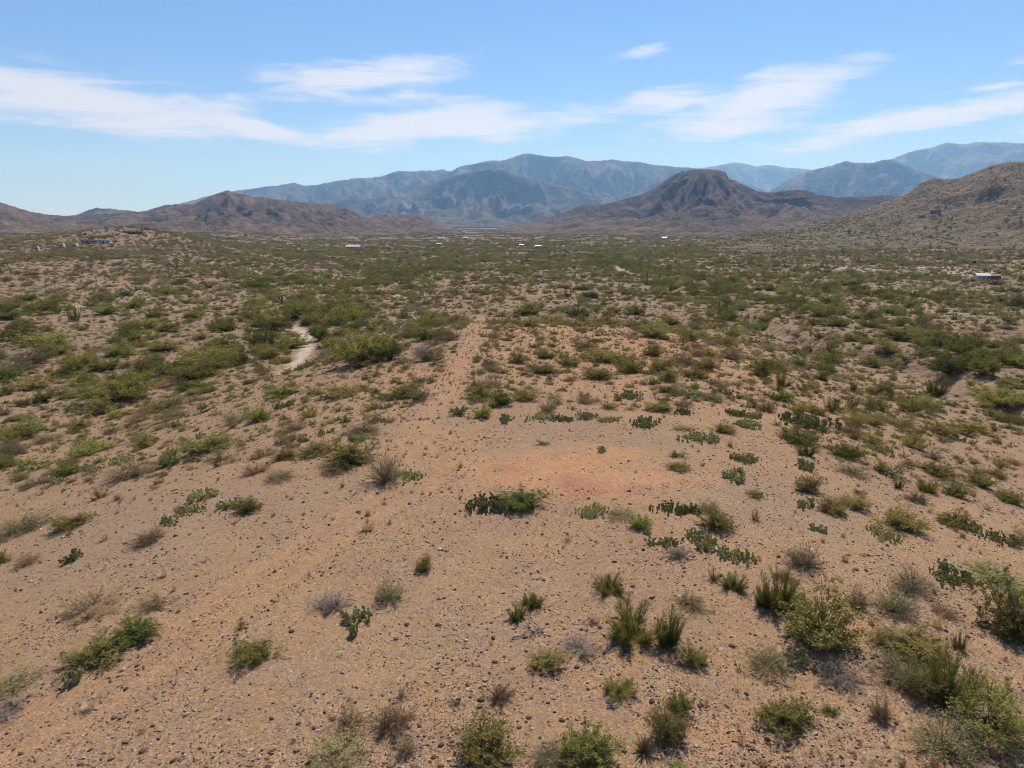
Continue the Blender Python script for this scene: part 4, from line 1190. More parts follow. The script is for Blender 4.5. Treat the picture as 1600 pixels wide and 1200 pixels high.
rs = np.random.RandomState(5)
bands = [scatter(16, 75, 1.25, rs), scatter(75, 130, 1.7, rs), scatter(130, 260, 2.2, rs), scatter(260, 520, 2.6, rs), scatter(520, 900, 3.4, rs), scatter(900, 1700, 5.0, rs), scatter(1700, 2700, 7.0, rs)]
x, y, z, u, v, zc, w = (np.concatenate([b[i] for b in bands]) for i in range(7))
# which plant grows where: greener towards the washes, duller on the terrace and the crest
greenness = fbm(x / 45 + 3, y / 45, 3) + .35 * np.exp(-(seg_dist(x, y, WASH) / 18) ** 2) + .3 * np.exp(-(seg_dist(x, y, GULLY) / 14) ** 2) + .45 * np.exp(-(np.min([seg_dist(x, y, c_) for c_ in DRAINS], 0) / (6 + .02 * np.hypot(x, y))) ** 2) - .10
dd = np.hypot(x, y)
azd = np.degrees(np.arctan2(x, y))
drab = ss(-17, -24, azd) * ss(280, 340, dd) * (1 - ss(620, 760, dd))
greenness = greenness - .22 * drab - .20 * ((dd < 110) & (np.abs(x) < 40)) + .12 * ss(130, 200, dd) * (1 - drab)
q = greenness + rs.randn(len(x)) * .22
kinds = np.where(q > .46, 'mesquite_tree', np.where(q > .24, 'green_bush', np.where(q > -.08, 'creosote_bush', np.where(q > -.30, 'pale_bush', 'dry_shrub'))))
rnd = rs.rand(len(x))
kinds = np.where((rnd < .05) & (dd > 60), 'palo_verde_tree', kinds)
kinds = np.where((rnd > .94) & (dd < 130), 'prickly_pear', kinds)
kinds = np.where((rnd > .90) & (rnd < .94) & (u > 1150), 'broom_bush', kinds)
kinds = np.where((rnd > .86) & (rnd < .90), 'dry_shrub', kinds)
asp = dict(mesquite_tree=.62, green_bush=.52, creosote_bush=.55, pale_bush=.55, dry_shrub=.55, palo_verde_tree=.58, prickly_pear=.8, broom_bush=1.15)
h = w * np.array([asp[k] for k in kinds]) * np.exp(rs.randn(len(x)) * .16)
w = np.where(kinds == 'broom_bush', w * .75, w); h = np.where(kinds == 'broom_bush', w * 1.2, h)
tree = np.isin(kinds, ['mesquite_tree', 'palo_verde_tree'])
w = np.where(tree & (dd > 60), w * 1.25, w); h = np.where(tree & (dd > 60), h * 1.25, h)
h = np.where(dd > 130, np.minimum(h, 2.6), h)
# keep off the plants placed by eye
tp = np.array([(t['o'].location.x, t['o'].location.y, t['o'].scale[0] if t['o'].type != 'EMPTY' or t['o'].scale[0] != 1 else .7) for t in THINGS])
ok = np.ones(len(x), bool)
nearm = dd < 260
for i in np.where(nearm)[0]:
    if (np.hypot(tp[:, 0] - x[i], tp[:, 1] - y[i]) < .5 * (tp[:, 2] + w[i])).any():
        ok[i] = False
x, y, z, u, v, zc, w, h, kinds, dd = (q_[ok] for q_ in (x, y, z, u, v, zc, w, h, kinds, dd))
wpx = w * F / zc
inview = (u > -20) & (u < 1620) & (v > 366) & (v < 1215)
QUOTA = dict(mesquite_tree=110, green_bush=110, creosote_bush=120, pale_bush=70, dry_shrub=80, palo_verde_tree=70, prickly_pear=50, broom_bush=40)
single = np.zeros(len(x), bool)
for k, n_ in QUOTA.items():
    idx = np.where((kinds == k) & inview)[0]
    idx = idx[np.argsort(-wpx[idx])][:n_]
    single[idx] = True
for i in np.where(single)[0]:
    add_plant(kinds[i], (x[i], y[i], z[i] - .03), w[i], h[i], (u[i], v[i], wpx[i]))

# golden grass tufts and small rocks over the gravel
n = 26000
r = np.sqrt(rs.uniform(14 ** 2, 190 ** 2, n)); a = np.radians(rs.uniform(-43, 43, n))
gx, gy = r * np.sin(a), r * np.cos(a); gz = land(gx, gy)
gu, gv, gzc = to_px(np.stack([gx, gy, gz], 1))
dens = np.where(gv > 820, np.where(gu > 1150, .30, .045), np.where(gv > 660, np.where((gu > 620) & (gu < 1250), .05, .30), .42))
dens = dens + .9 * np.exp(-(seg_dist(gx, gy, TRACK2) / 3.0) ** 2) + .22 * np.exp(-((seg_dist(gx, gy, TRACK) - 1.5) / .5) ** 2) + .5 * ((gv < 570) & (gv > 480) & (gu > 640) & (gu < 1180))
dens = dens * (1 + 1.3 * fbm(gx / 8, gy / 8, 3))
kp = (rs.rand(n) < dens) & (seg_dist(gx, gy, WASH) > 2) & visible(gx, gy, gz + .4)
for t in THINGS:
    L_ = t['o'].location
    kp &= np.hypot(gx - L_.x, gy - L_.y) > .45 * t['o'].scale[0]
gx, gy, gz, gu, gv, gzc = (q_[kp] for q_ in (gx, gy, gz, gu, gv, gzc))
gw = np.exp(rs.randn(len(gx)) * .35) * .30
gpx = gw * F / gzc
gin = (gu > -10) & (gu < 1610) & (gv < 1210)
idx = np.where(gin)[0]; idx = idx[np.argsort(-gpx[idx])]
g_single = np.zeros(len(gx), bool); g_single[idx[:120]] = True
for i in np.where(g_single)[0]:
    add_plant('grass_tuft' if rs.rand() < .86 else 'cushion_plant', (gx[i], gy[i], gz[i] - .02), gw[i], gw[i] * rs.uniform(.65, .95), (gu[i], gv[i], gpx[i]))

n = 330000
r = 14 + (95 - 14) * rs.rand(n) ** 1.3; a = np.radians(rs.uniform(-43, 43, n))
sx_, sy_ = r * np.sin(a), r * np.cos(a)
kp = rs.rand(n) < np.clip(.45 + .9 * fbm(sx_ / 4, sy_ / 4, 3), .08, 1)
kp &= ~((np.abs(sx_ - 3) < 5) & (np.abs(sy_ - 36) < 3.5) & (rs.rand(n) < .6))
tq = seg_dist(sx_, sy_, TRACK)
kp &= ~((np.abs(tq - .8) < .40) & (rs.rand(n) < .6))
kp |= (np.abs(tq - 1.5) < .25) & (rs.rand(n) < .8)
sx_, sy_ = sx_[kp], sy_[kp]; sz_ = land(sx_, sy_)
sw_ = np.clip(.023 * np.exp(rs.randn(len(sx_)) * .64) * (1 + np.hypot(sx_, sy_) / 110), .013, .20)
su_, sv_, szc_ = to_px(np.stack([sx_, sy_, sz_], 1))
sin_ = (su_ > 0) & (su_ < 1600) & (sv_ < 1200)
spx = sw_ * F / szc_
idx = np.where(sin_)[0]; idx = idx[np.argsort(-spx[idx])][:110]
s_single = np.zeros(len(sx_), bool); s_single[idx] = True
for i in idx:
    add_plant('rock', (sx_[i], sy_[i], sz_[i] + sw_[i] * .1), sw_[i], sw_[i], (su_[i], sv_[i], spx[i]))


# low growth between the bushes
n = 95000
r = rs.uniform(42, 760, n); a = np.radians(rs.uniform(-43, 43, n))
lx, ly = r * np.sin(a), r * np.cos(a); lz = land(lx, ly)
lu2, lv2, lzc = to_px(np.stack([lx, ly, lz], 1))
bareish = (lv2 > 640) & (lu2 > 640) & (lu2 < 1240)
kp = (rs.rand(n) < np.clip(.62 + .9 * fbm(lx / 14, ly / 14, 3), .05, 1)) & ~bareish & (seg_dist(lx, ly, TRACK2) > 1.3) & (rs.rand(n) < 1 - ss(600, 840, lv2)) & (seg_dist(lx, ly, WASH) > 2.6) & visible(lx, ly, lz + .4)
lx, ly, lz, lzc = (q_[kp] for q_ in (lx, ly, lz, lzc))
lw_ = .52 * np.exp(rs.randn(len(lx)) * .4) * (1 + np.hypot(lx, ly) / 450)
# ------------------------------------------------------------------ scrub, grass and gravel past counting
def stuff(name, label, pts, scales, rots, which, sources):
    """One object: copies of the given plant meshes on points (geometry nodes)."""
    me = bpy.data.meshes.new(name)
    me.vertices.add(len(pts)); me.vertices.foreach_set('co', np.ascontiguousarray(pts, np.float32).ravel())
    for nm, ty, dat in (('size', 'FLOAT_VECTOR', scales), ('turn', 'FLOAT_VECTOR', rots)):
        a_ = me.attributes.new(nm, ty, 'POINT'); a_.data.foreach_set('vector', np.ascontiguousarray(dat, np.float32).ravel())
    a_ = me.attributes.new('which', 'INT', 'POINT'); a_.data.foreach_set('value', np.ascontiguousarray(which, np.int32))
    o = put(name, me)
    tag(o, label, None, None, 'stuff')
    nt = bpy.data.node_groups.new(name, 'GeometryNodeTree')
    nt.interface.new_socket('Geometry', in_out='INPUT', socket_type='NodeSocketGeometry')
    nt.interface.new_socket('Geometry', in_out='OUTPUT', socket_type='NodeSocketGeometry')
    gi = nt.nodes.new('NodeGroupInput'); go = nt.nodes.new('NodeGroupOutput')
    jn = nt.nodes.new('GeometryNodeJoinGeometry')

    def named(nm, ty):
        n_ = nt.nodes.new('GeometryNodeInputNamedAttribute'); n_.data_type = ty; n_.inputs[0].default_value = nm
        return n_.outputs[0]
    sz_n, tr_n, wh_n = named('size', 'FLOAT_VECTOR'), named('turn', 'FLOAT_VECTOR'), named('which', 'INT')
    for k, objs in enumerate(sources):
        cmp = nt.nodes.new('FunctionNodeCompare'); cmp.data_type = 'INT'; cmp.operation = 'EQUAL'
        ia = [s for s in cmp.inputs if s.type == 'INT']
        nt.links.new(wh_n, ia[0]); ia[1].default_value = k
        for ob in objs:
            oi = nt.nodes.new('GeometryNodeObjectInfo'); oi.transform_space = 'ORIGINAL'
            oi.inputs['Object'].default_value = ob; oi.inputs['As Instance'].default_value = True
            ip = nt.nodes.new('GeometryNodeInstanceOnPoints')
            nt.links.new(gi.outputs[0], ip.inputs['Points']); nt.links.new(cmp.outputs[0], ip.inputs['Selection'])
            nt.links.new(oi.outputs['Geometry'], ip.inputs['Instance'])
            nt.links.new(tr_n, ip.inputs['Rotation']); nt.links.new(sz_n, ip.inputs['Scale'])
            nt.links.new(ip.outputs[0], jn.inputs[0])
    nt.links.new(jn.outputs[0], go.inputs[0])
    md = o.modifiers.new('scatter', 'NODES'); md.node_group = nt
    return o


def sources_of(kind, want=4):
    """Meshes of plants that stand in the scene, the small-leaved far ones first."""
    out, seen = [], set()
    mids = {m_.name for parts in PROTO[kind].get('mid', PROTO[kind]['hi']) for _, m_ in parts}
    last = [t for t in THINGS if t['kind'] == kind][-1]
    for t in THINGS:
        if t['kind'] != kind:
            continue
        obs = list(t['o'].children) or [t['o']]
        nm = obs[0].data.name if obs[0].data else ''
        if (nm in mids or (len(out) == 0 and t is last)) and nm not in seen:
            seen.add(nm); out.append(obs)
        if len(out) == want:
            break
    return out


SRC, SRC_ID = [], {}
for k in QUOTA:
    s_ = sources_of(k)
    SRC_ID[k] = list(range(len(SRC), len(SRC) + len(s_)))
    SRC += s_
rest = ~single
# brush on the steep hillside
A, X_, Y_, Z_ = HILL_R['A'], HILL_R['X'], HILL_R['Y'], HILL_R['Z']
nh = 36000
ri = rs.randint(0, int(X_.shape[0] * .77), nh); ci = rs.randint(0, X_.shape[1], nh)
hx, hy, hz = X_[ri, ci] + rs.uniform(-3, 3, nh), Y_[ri, ci] + rs.uniform(-3, 3, nh), Z_[ri, ci]
hw = 2.0 * np.exp(rs.randn(nh) * .4)
hkp = rs.rand(nh) < np.clip((np.hypot(hx, hy) - 430) / 800, .2, 1) * np.clip(.62 + 1.1 * fbm(hx / 90, hy / 90, 4), .12, 1)
hx, hy, hz, hw = hx[hkp], hy[hkp], hz[hkp], hw[hkp]; nh = len(hx)
hk = np.array(['creosote_bush', 'green_bush', 'pale_bush', 'dry_shrub', 'mesquite_tree'])[rs.choice(5, nh, p=[.34, .26, .15, .10, .15])]
PX = np.concatenate([x[rest], hx]); PY = np.concatenate([y[rest], hy]); PZ = np.concatenate([z[rest] - .05, hz - .3])
PW = np.concatenate([w[rest], hw]); PH = np.concatenate([h[rest], hw * .6]); PK = np.concatenate([kinds[rest], hk])
WH = np.array([SRC_ID[k][rs.randint(len(SRC_ID[k]))] for k in PK])
hillside = np.arange(len(PX)) >= rest.sum()
for nm, lb, sel in (('desert_scrub', 'thick scrub of bushes and trees covering the valley floor', ~hillside), ('hillside_scrub', 'dots of brush covering the steep hillside', hillside)):
    k_ = sel.sum()
    stuff(nm, lb, np.stack([PX, PY, PZ], 1)[sel], np.stack([PW, PW, PH], 1)[sel], np.stack([np.zeros(k_), np.zeros(k_), rs.rand(k_) * 6.28], 1), WH[sel], SRC)
lk = np.array(['creosote_bush', 'pale_bush', 'dry_shrub', 'green_bush', 'prickly_pear'])[rs.choice(5, len(lx), p=[.30, .24, .30, .10, .06])]
LWH = np.array([SRC_ID[k][rs.randint(len(SRC_ID[k]))] for k in lk])
k_ = len(lx)
stuff('low_scrub', 'knee-high dry growth between the bushes', np.stack([lx, ly, lz - .03], 1), np.stack([lw_, lw_, lw_ * .6], 1), np.stack([np.zeros(k_), np.zeros(k_), rs.rand(k_) * 6.28], 1), LWH, SRC)
gr = ~g_single
k_ = gr.sum()
tsrc = sources_of('grass_tuft'); csrc = sources_of('cushion_plant')
stuff('dry_grass', 'sparse golden grass tufts dotted over the gravel', np.stack([gx, gy, gz - .02], 1)[gr], np.stack([gw, gw, gw * .8], 1)[gr], np.stack([np.zeros(k_), np.zeros(k_), rs.rand(k_) * 6.28], 1), rs.choice(len(tsrc) + len(csrc), k_, p=[.88 / len(tsrc)] * len(tsrc) + [.12 / len(csrc)] * len(csrc)), tsrc + csrc)
st = ~s_single
k_ = st.sum()
rsrc = sources_of('rock', 6)
stuff('gravel', 'loose brown and pale gravel strewn over the ground', np.stack([sx_, sy_, sz_ + sw_ * .08], 1)[st], np.stack([sw_, sw_, sw_], 1)[st] * rs.uniform(.75, 1.25, (k_, 3)), rs.rand(k_, 3) * np.array([.4, .4, 6.28]), rs.randint(0, len(rsrc), k_), rsrc)


# ------------------------------------------------------------------ dead wood, tall cacti
def branch_pile(u, v, wpx, n_, label, seed):
    g = np.random.RandomState(seed)
    p, W, H = measure(u, v, wpx, wpx * .3)
    o = empty('dead_branch', p)
    tag(o, label, 'dead wood')
    for i in range(n_):
        M = MB()
        a_ = g.rand() * np.pi; L_ = W * g.uniform(.35, .75)
        c = np.array([g.randn() * W * .16, g.randn() * W * .16, .03 + .03 * g.rand()])
        d_ = np.array([math.cos(a_), math.sin(a_), g.uniform(-.05, .2)])
        t_ = np.linspace(-.5, .5, 6)[:, None]
        pts = c + d_ * L_ * t_ + g.randn(6, 3) * L_ * .035
        pts[:, 2] = np.maximum(pts[:, 2], .015)
        M.tube(pts, np.linspace(.022, .007, 6) * (1 + W * .2), 5)
        for _ in range(3):
            j = g.randint(1, 5); e = pts[j] + np.array([g.randn() * .14, g.randn() * .14, .07 + .1 * g.rand()]) * W * .6
            M.tube([pts[j], (pts[j] + e) / 2 + g.randn(3) * .02, e], [.011, .008, .004], 4)
        put('limb', M.mesh('dead_limb', 'dead_wood'), o)
    THINGS.append(dict(o=o, kind='dead', u=u, v=v, w=wpx, lm=None, label=label))


branch_pile(835, 1000, 62, 6, 'heap of grey dead branches behind the round olive bush', 1)
branch_pile(282, 1080, 32, 1, 'dark fallen stick on the dirt track', 2)
branch_pile(1092, 1098, 28, 1, 'thin dead stick pointing from the green bush near the bottom', 3)
branch_pile(20, 1115, 52, 5, 'bleached dead branches under the pale bush at the picture edge', 4)
branch_pile(172, 992, 22, 2, 'short dead stub between the dark green and rounded olive bushes', 5)
branch_pile(1298, 1052, 40, 3, 'bleached dead branches in front of the largest bush of the slope', 6)
branch_pile(950, 1110, 34, 3, 'dark twisted dead wood behind the bright green bush at the bottom', 7)
branch_pile(448, 822, 28, 1, 'thin dark sticks lying along the dirt track', 8)


def saguaro(u, v, hpx, label, arms=0):
    p, W, H = measure(u, v, 3, hpx)
    H = hpx * np.linalg.norm(p - CAM) / F
    o = empty('saguaro', (p[0], p[1], p[2] - .1)); tag(o, label, 'cactus')
    M = MB(); t_ = np.linspace(0, 1, 9)
    r_ = np.array([.17, .19, .21, .22, .22, .21, .19, .14, .03]) * max(1, H / 4)
    ang = np.arange(16) * 2 * np.pi / 16
    rib = 1 + .10 * np.cos(ang * 8)
    vs = [(math.cos(b) * rr * rb, math.sin(b) * rr * rb, H * tt) for tt, rr in zip(t_, r_) for b, rb in zip(ang, rib)]
    fs = [(i * 16 + j, i * 16 + (j + 1) % 16, (i + 1) * 16 + (j + 1) % 16, (i + 1) * 16 + j) for i in range(8) for j in range(16)]
    fs.append(tuple(range(128, 144)))
    M.add(vs, fs)
    put('column', M.mesh('saguaro_column', 'saguaro_skin', True), o)
    for k in range(arms):
        s_ = 1 if k % 2 else -1
        M = MB(); z0 = H * (.42 + .1 * k)
        M.tube([(s_ * .15, 0, z0), (s_ * .45, 0, z0 + .05), (s_ * .62, 0, z0 + .35), (s_ * .64, 0, z0 + .9), (s_ * .64, 0, z0 + 1.3)], [.11, .13, .14, .13, .04], 8)
        put('arm', M.mesh('saguaro_arm', 'saguaro_skin', True), o)
    THINGS.append(dict(o=o, kind='saguaro', u=u, v=v, w=4, lm=None, label=label))


saguaro(1011, 437, 13, 'slim dark column cactus above a dark bush, left one of a pair', 0)
saguaro(1030, 435, 9, 'slim dark column cactus, right one of a pair in the valley', 0)
saguaro(441, 475, 14, 'lone thin column cactus standing on a bare opening by the wash', 1)
saguaro(1231, 436, 12, 'thin column cactus in the valley in line with the butte shoulder', 0)
saguaro(1124, 481, 9, 'short column cactus at the far end of the spur', 0)


LIMBS = [c_ for t in THINGS if t['kind'] == 'dead' for c_ in t['o'].children][:6]
n = 5200
r = 14 + 60 * rs.rand(n) ** 1.3; a = np.radians(rs.uniform(-43, 43, n))
tx, ty = r * np.sin(a), r * np.cos(a)
feet = [(t['o'].location.x, t['o'].location.y, t['o'].scale[0]) for t in THINGS if t['v'] > 690 and t['kind'].endswith(('bush', 'shrub'))]
fi = rs.randint(0, len(feet), 4200); fa = rs.rand(4200) * 6.283; fr_ = np.sqrt(rs.rand(4200)) * .7
feet = np.array(feet)
tx = np.concatenate([tx[:2600], feet[fi, 0] + np.cos(fa) * fr_ * feet[fi, 2]]); ty = np.concatenate([ty[:2600], feet[fi, 1] + np.sin(fa) * fr_ * feet[fi, 2]])
n = len(tx)
ts_ = rs.uniform(.10, .38, n)
stuff('twig_litter', 'small dead twigs littering the gravel', np.stack([tx, ty, land(tx, ty) - .005], 1), np.stack([ts_] * 3, 1), np.stack([0 * ts_, 0 * ts_, rs.rand(n) * 6.28], 1), rs.randint(0, len(LIMBS), n), [[o_] for o_ in LIMBS])


# ------------------------------------------------------------------ buildings and vehicles of the valley
def box_part(name, mat, parent, *b):
    M = MB(); M.box(*b)
    return put(name, M.mesh(name, mat), parent)


def gable(name, mat, parent, x0, x1, y0, y1, z0, rise, over=.4, th=.12):
    """Two pitched roof sheets with thickness, ridge along x."""
    M = MB(); ym = (y0 + y1) / 2
    for s_ in (0, 1):
        ya = y0 - over if s_ == 0 else y1 + over
        M.add([(x0 - over, ya, z0), (x1 + over, ya, z0), (x1 + over, ym, z0 + rise), (x0 - over, ym, z0 + rise), (x0 - over, ya, z0 + th), (x1 + over, ya, z0 + th), (x1 + over, ym, z0 + rise + th), (x0 - over, ym, z0 + rise + th)],
              [(0, 3, 2, 1), (4, 5, 6, 7), (0, 1, 5, 4), (1, 2, 6, 5), (2, 3, 7, 6), (3, 0, 4, 7)])
    return put(name, M.mesh(name, mat), parent)


def spot(u, v, fn=None):
    p, hit = px_ground([u], [v], fn or land)
    return p[0], F / ((p[0] - CAM) @ FWD)


def building(name, u, v, wpx, hpx, wall, roof, label, flat=False, depth=.55, rz=0.0, roofpx=None, nwin=3, cat='building', garage=False):
    p, s = spot(u, v)
    W = wpx * .85 / s; H = max(hpx * .85 / s, 2.2); D = W * depth
    o = empty(name, (p[0], p[1], p[2] - .3), rz - math.atan2(p[0], p[1]) * 0)
    tag(o, label, cat)
    H += .3
    box_part('wall', wall, o, -W / 2, W / 2, 0, D, 0, H)
    if flat:
        box_part('roof', roof, o, -W / 2 - .3, W / 2 + .3, -.5, D + .3, H + .003, H + .28)
    else:
        gable('roof', roof, o, -W / 2, W / 2, 0, D, H + .003, D * .22)
        M = MB(); M.add([(-W / 2, 0, H), (-W / 2, D, H), (-W / 2, D / 2, H + D * .215), (-W / 2 + .1, 0, H), (-W / 2 + .1, D, H), (-W / 2 + .1, D / 2, H + D * .215)], [(0, 2, 1), (3, 4, 5), (0, 3, 5, 2), (1, 2, 5, 4)])
        M.add([(W / 2 - .1, 0, H), (W / 2 - .1, D, H), (W / 2 - .1, D / 2, H + D * .215), (W / 2, 0, H), (W / 2, D, H), (W / 2, D / 2, H + D * .215)], [(0, 2, 1), (3, 4, 5), (0, 3, 5, 2), (1, 2, 5, 4)])
        put('gable_end', M.mesh('gable_end', wall), o)
    d_ = box_part('door', 'dark_timber', o, -W * .06 - .5, -W * .06 + .5, -.06, -.002, .3, 2.35)
    for i in range(nwin):
        cx = -W / 2 + W * (i + .5) / nwin
        if abs(cx + W * .06) < 1.2:
            continue
        f_ = box_part('window', 'white_paint', o, cx - .7, cx + .7, -.05, -.002, 1.2, 2.2)
        box_part('pane', 'glass_dark', f_, cx - .6, cx + .6, -.075, -.052, 1.28, 2.12)
    THINGS.append(dict(o=o, kind='building', u=u, v=v, w=wpx, lm=None, label=label))
    return o, W, D, H


building('ranch_house', 139, 381, 27, 6, 'tan_stucco', 'grey_paint', 'long low flat-roofed house on the terrace, darker wing', True, .5, .12, None, 5)
building('ranch_house', 163, 381, 19, 6, 'white_paint', 'metal_roof', 'pale wing with bright flat roof beside the long low house', True, .6, .12, None, 3)
building('metal_shed', 551, 389, 25, 4, 'tan_stucco', 'metal_roof', 'long shed with gleaming white roof in the middle of the valley', False, .55, .0, None, 4)
building('water_tank_hut', 567, 389, 5, 3, 'white_paint', 'metal_roof', 'tiny white hut beside the gleaming long shed', True, .9, .0, None, 0)
building('metal_shed', 686, 384, 9, 3, 'white_paint', 'metal_roof', 'small white-roofed shed alone in green scrub beyond the long shed', False, .6)
building('white_house', 728, 374, 9, 3, 'white_paint', 'metal_roof', 'brightest white house near the mouth of the canyon', False, .7)
building('tan_house', 688, 375, 10, 3, 'tan_stucco', 'metal_roof', 'tan house on the bare rise under the brown hills', False, .6)
building('tan_house', 667, 376, 9, 3, 'white_paint', 'grey_paint', 'low pale house at the start of the bare rise', True, .6)
building('metal_shed', 815, 386, 8, 3, 'white_paint', 'metal_roof', 'small white shed, first of the group before the butte', False, .7)
building('metal_shed', 841, 388, 10, 4, 'grey_paint', 'metal_roof', 'grey shed with pale roof, middle of the group before the butte', False, .7)
building('metal_shed', 854, 388, 7, 3, 'tan_stucco', 'metal_roof', 'small tan shed, last of the group before the butte', True, .7)
building('white_house', 1038, 374, 8, 3, 'white_paint', 'metal_roof', 'tiny white house at the foot of the butte', False, .7)
building('white_house', 1051, 384, 5, 3, 'white_paint', 'metal_roof', 'white speck of a hut in the green flat under the butte', True, .9, 0, None, 0)

# the barn on the sandy flat: pale near half and red far half under a white roof
p, s = spot(1545, 438)
o = empty('barn', (p[0], p[1], p[2] - .2), -.25)
tag(o, 'barn with white roof and dark red end on the sandy flat', 'barn')
W = 33 / s; D = W * .55; H = 7.5 / s
box_part('wall', 'white_paint', o, -W / 2, .05 * W, 0, D, 0, H)
e = box_part('red_end', 'red_paint', o, .05 * W + .003, W / 2, .15, D - .15, 0, H * .98)
tag(e, 'dark red end')
gable('roof', 'metal_roof', o, -W / 2, .05 * W, 0, D, H + .003, D * .18, .3)
r_ = gable('lean_to_roof', 'red_paint', o, .05 * W + .35, W / 2, .15, D - .15, H * .98, D * .12, .2)
box_part('door', 'dark_timber', o, -.08 * W, .03 * W, -.06, -.003, .1, H * .85)
for cx in (-.38, -.22):
    f_ = box_part('window', 'grey_paint', o, W * cx - .5, W * cx + .5, -.05, -.003, H * .45, H * .8)
    box_part('pane', 'glass_dark', f_, W * cx - .42, W * cx + .42, -.07, -.052, H * .5, H * .76)
THINGS.append(dict(o=o, kind='building', u=1545, v=437, w=33, lm='red-ended barn', label=o['label']))

p, s = spot(1522, 412)
o = empty('water_tank', (p[0], p[1], p[2] - .1)); tag(o, 'small black water tank on the sandy flat beyond the barn', 'tank')
M = MB(); r0 = 2.6 / s; hh = 4.5 / s
an = np.arange(20) * 2 * np.pi / 20
M.add([(math.cos(b) * r0 * k, math.sin(b) * r0 * k, zz) for k, zz in ((1, 0), (1.02, hh * .5), (1, hh)) for b in an], [(i * 20 + j, i * 20 + (j + 1) % 20, (i + 1) * 20 + (j + 1) % 20, (i + 1) * 20 + j) for i in range(2) for j in range(20)])
put('shell', M.mesh('tank_shell', 'dark_timber'), o)
M = MB(); M.add([(math.cos(b) * r0 * k, math.sin(b) * r0 * k, zz) for k, zz in ((1.03, hh), (.5, hh * 1.15), (.12, hh * 1.2)) for b in an], [(i * 20 + j, i * 20 + (j + 1) % 20, (i + 1) * 20 + (j + 1) % 20, (i + 1) * 20 + j) for i in range(2) for j in range(20)] + [tuple(range(40, 60))])
put('lid', M.mesh('tank_lid', 'dark_timber'), o)
THINGS.append(dict(o=o, kind='building', u=1522, v=412, w=5, lm=None, label=o['label']))


def trailer(u, v, wpx, label, rz):
    p, s = spot(u, v); W = wpx / s
    o = empty('camper_trailer', p, rz); tag(o, label, 'trailer', 'white trailers parked below the long low house')
    M = MB(); H = 2.9; D = 2.4
    prof = [(-W / 2, .6), (-W / 2 + .1, 2.3), (-W / 2 + .7, H), (W / 2 - .4, H), (W / 2, 2.5), (W / 2, .6)]
    vs = [(a_, yy, b_) for yy in (0, D) for a_, b_ in prof]; k = len(prof)
    M.add(vs, [tuple(range(k - 1, -1, -1)), tuple(range(k, 2 * k))] + [(i, (i + 1) % k, k + (i + 1) % k, k + i) for i in range(k)])
    put('body', M.mesh('trailer_body', 'white_paint'), o)
    for cx in (-.28, .22):
        box_part('window', 'glass_dark', o, W * cx - .45, W * cx + .45, -.03, -.002, 1.5, 2.1)
    box_part('door', 'grey_paint', o, -.35, .35, -.035, -.002, .65, 2.5)
    for cx in (-.5, .5):
        for yy in (-.02, D - .2):
            M = MB(); M.tube([(cx, yy, .35), (cx, yy + .22, .35)], [.35, .35], 14)
            put('wheel', M.mesh('trailer_wheel', 'rubber'), o)
    THINGS.append(dict(o=o, kind='building', u=u, v=v, w=wpx, lm=None, label=label))


trailer(95, 388, 9, 'white camper trailer, left of the two below the long low house', .1)
trailer(116, 388, 8, 'white camper trailer, right of the two below the long low house', -.1)
trailer(58, 393, 4, 'tiny white trailer apart among scrub at the terrace edge', .3)


def outcrop(u, v, wpx, n_, mat, label, seed, fn=None, name='rock_outcrop', tall=.7, big=1.0):
    g = np.random.RandomState(seed); p, s = spot(u, v, fn); W = wpx / s
    o = empty(name, p); tag(o, label, 'rocks')
    ms = [gen_rock(seed * 10 + k, mat, 2, 'boulder') for k in range(3)]
    for i in range(n_):
        b = put('boulder', ms[i % 3], o)
        rr = W * g.uniform(.12, .32) * big
        b.location = (g.uniform(-.5, .5) * W, g.uniform(-.2, .2) * W, rr * .2)
        b.scale = (rr, rr * .9, rr * tall * g.uniform(1, 1.9)); b.rotation_euler = (g.uniform(-.3, .3), g.uniform(-.3, .3), g.rand() * 6)
    THINGS.append(dict(o=o, kind='outcrop', u=u, v=v, w=wpx, lm=None, label=label))


outcrop(206, 364, 26, 24, 'outcrop_stone', 'black jagged rock outcrop crowning the small knoll', 3)


def hill_z(xx, yy):
    """Height of the brushy hillside (nearest mesh point), the land elsewhere."""
    zz = land0(xx, yy)
    a_ = np.arctan2(xx, np.maximum(yy, 1e-3)); rr = np.hypot(xx, yy)
    ci_ = np.clip(np.round((a_ - A[0]) / (A[-1] - A[0]) * (len(A) - 1)).astype(int), 0, len(A) - 1)
    R_ = np.hypot(X_, Y_)
    out = zz.copy()
    rb, rcx = R_[0, ci_], R_[int(X_.shape[0] * .78) - 1, ci_]
    ri_ = np.clip(np.round((rr - rb) / (rcx - rb) * (int(X_.shape[0] * .78) - 1)).astype(int), 0, int(X_.shape[0] * .78) - 1)
    on = (a_ > A[0]) & (a_ < A[-1]) & (rr > rb) & (rr < rcx)
    return np.where(on, np.maximum(zz, Z_[ri_, ci_]), out)


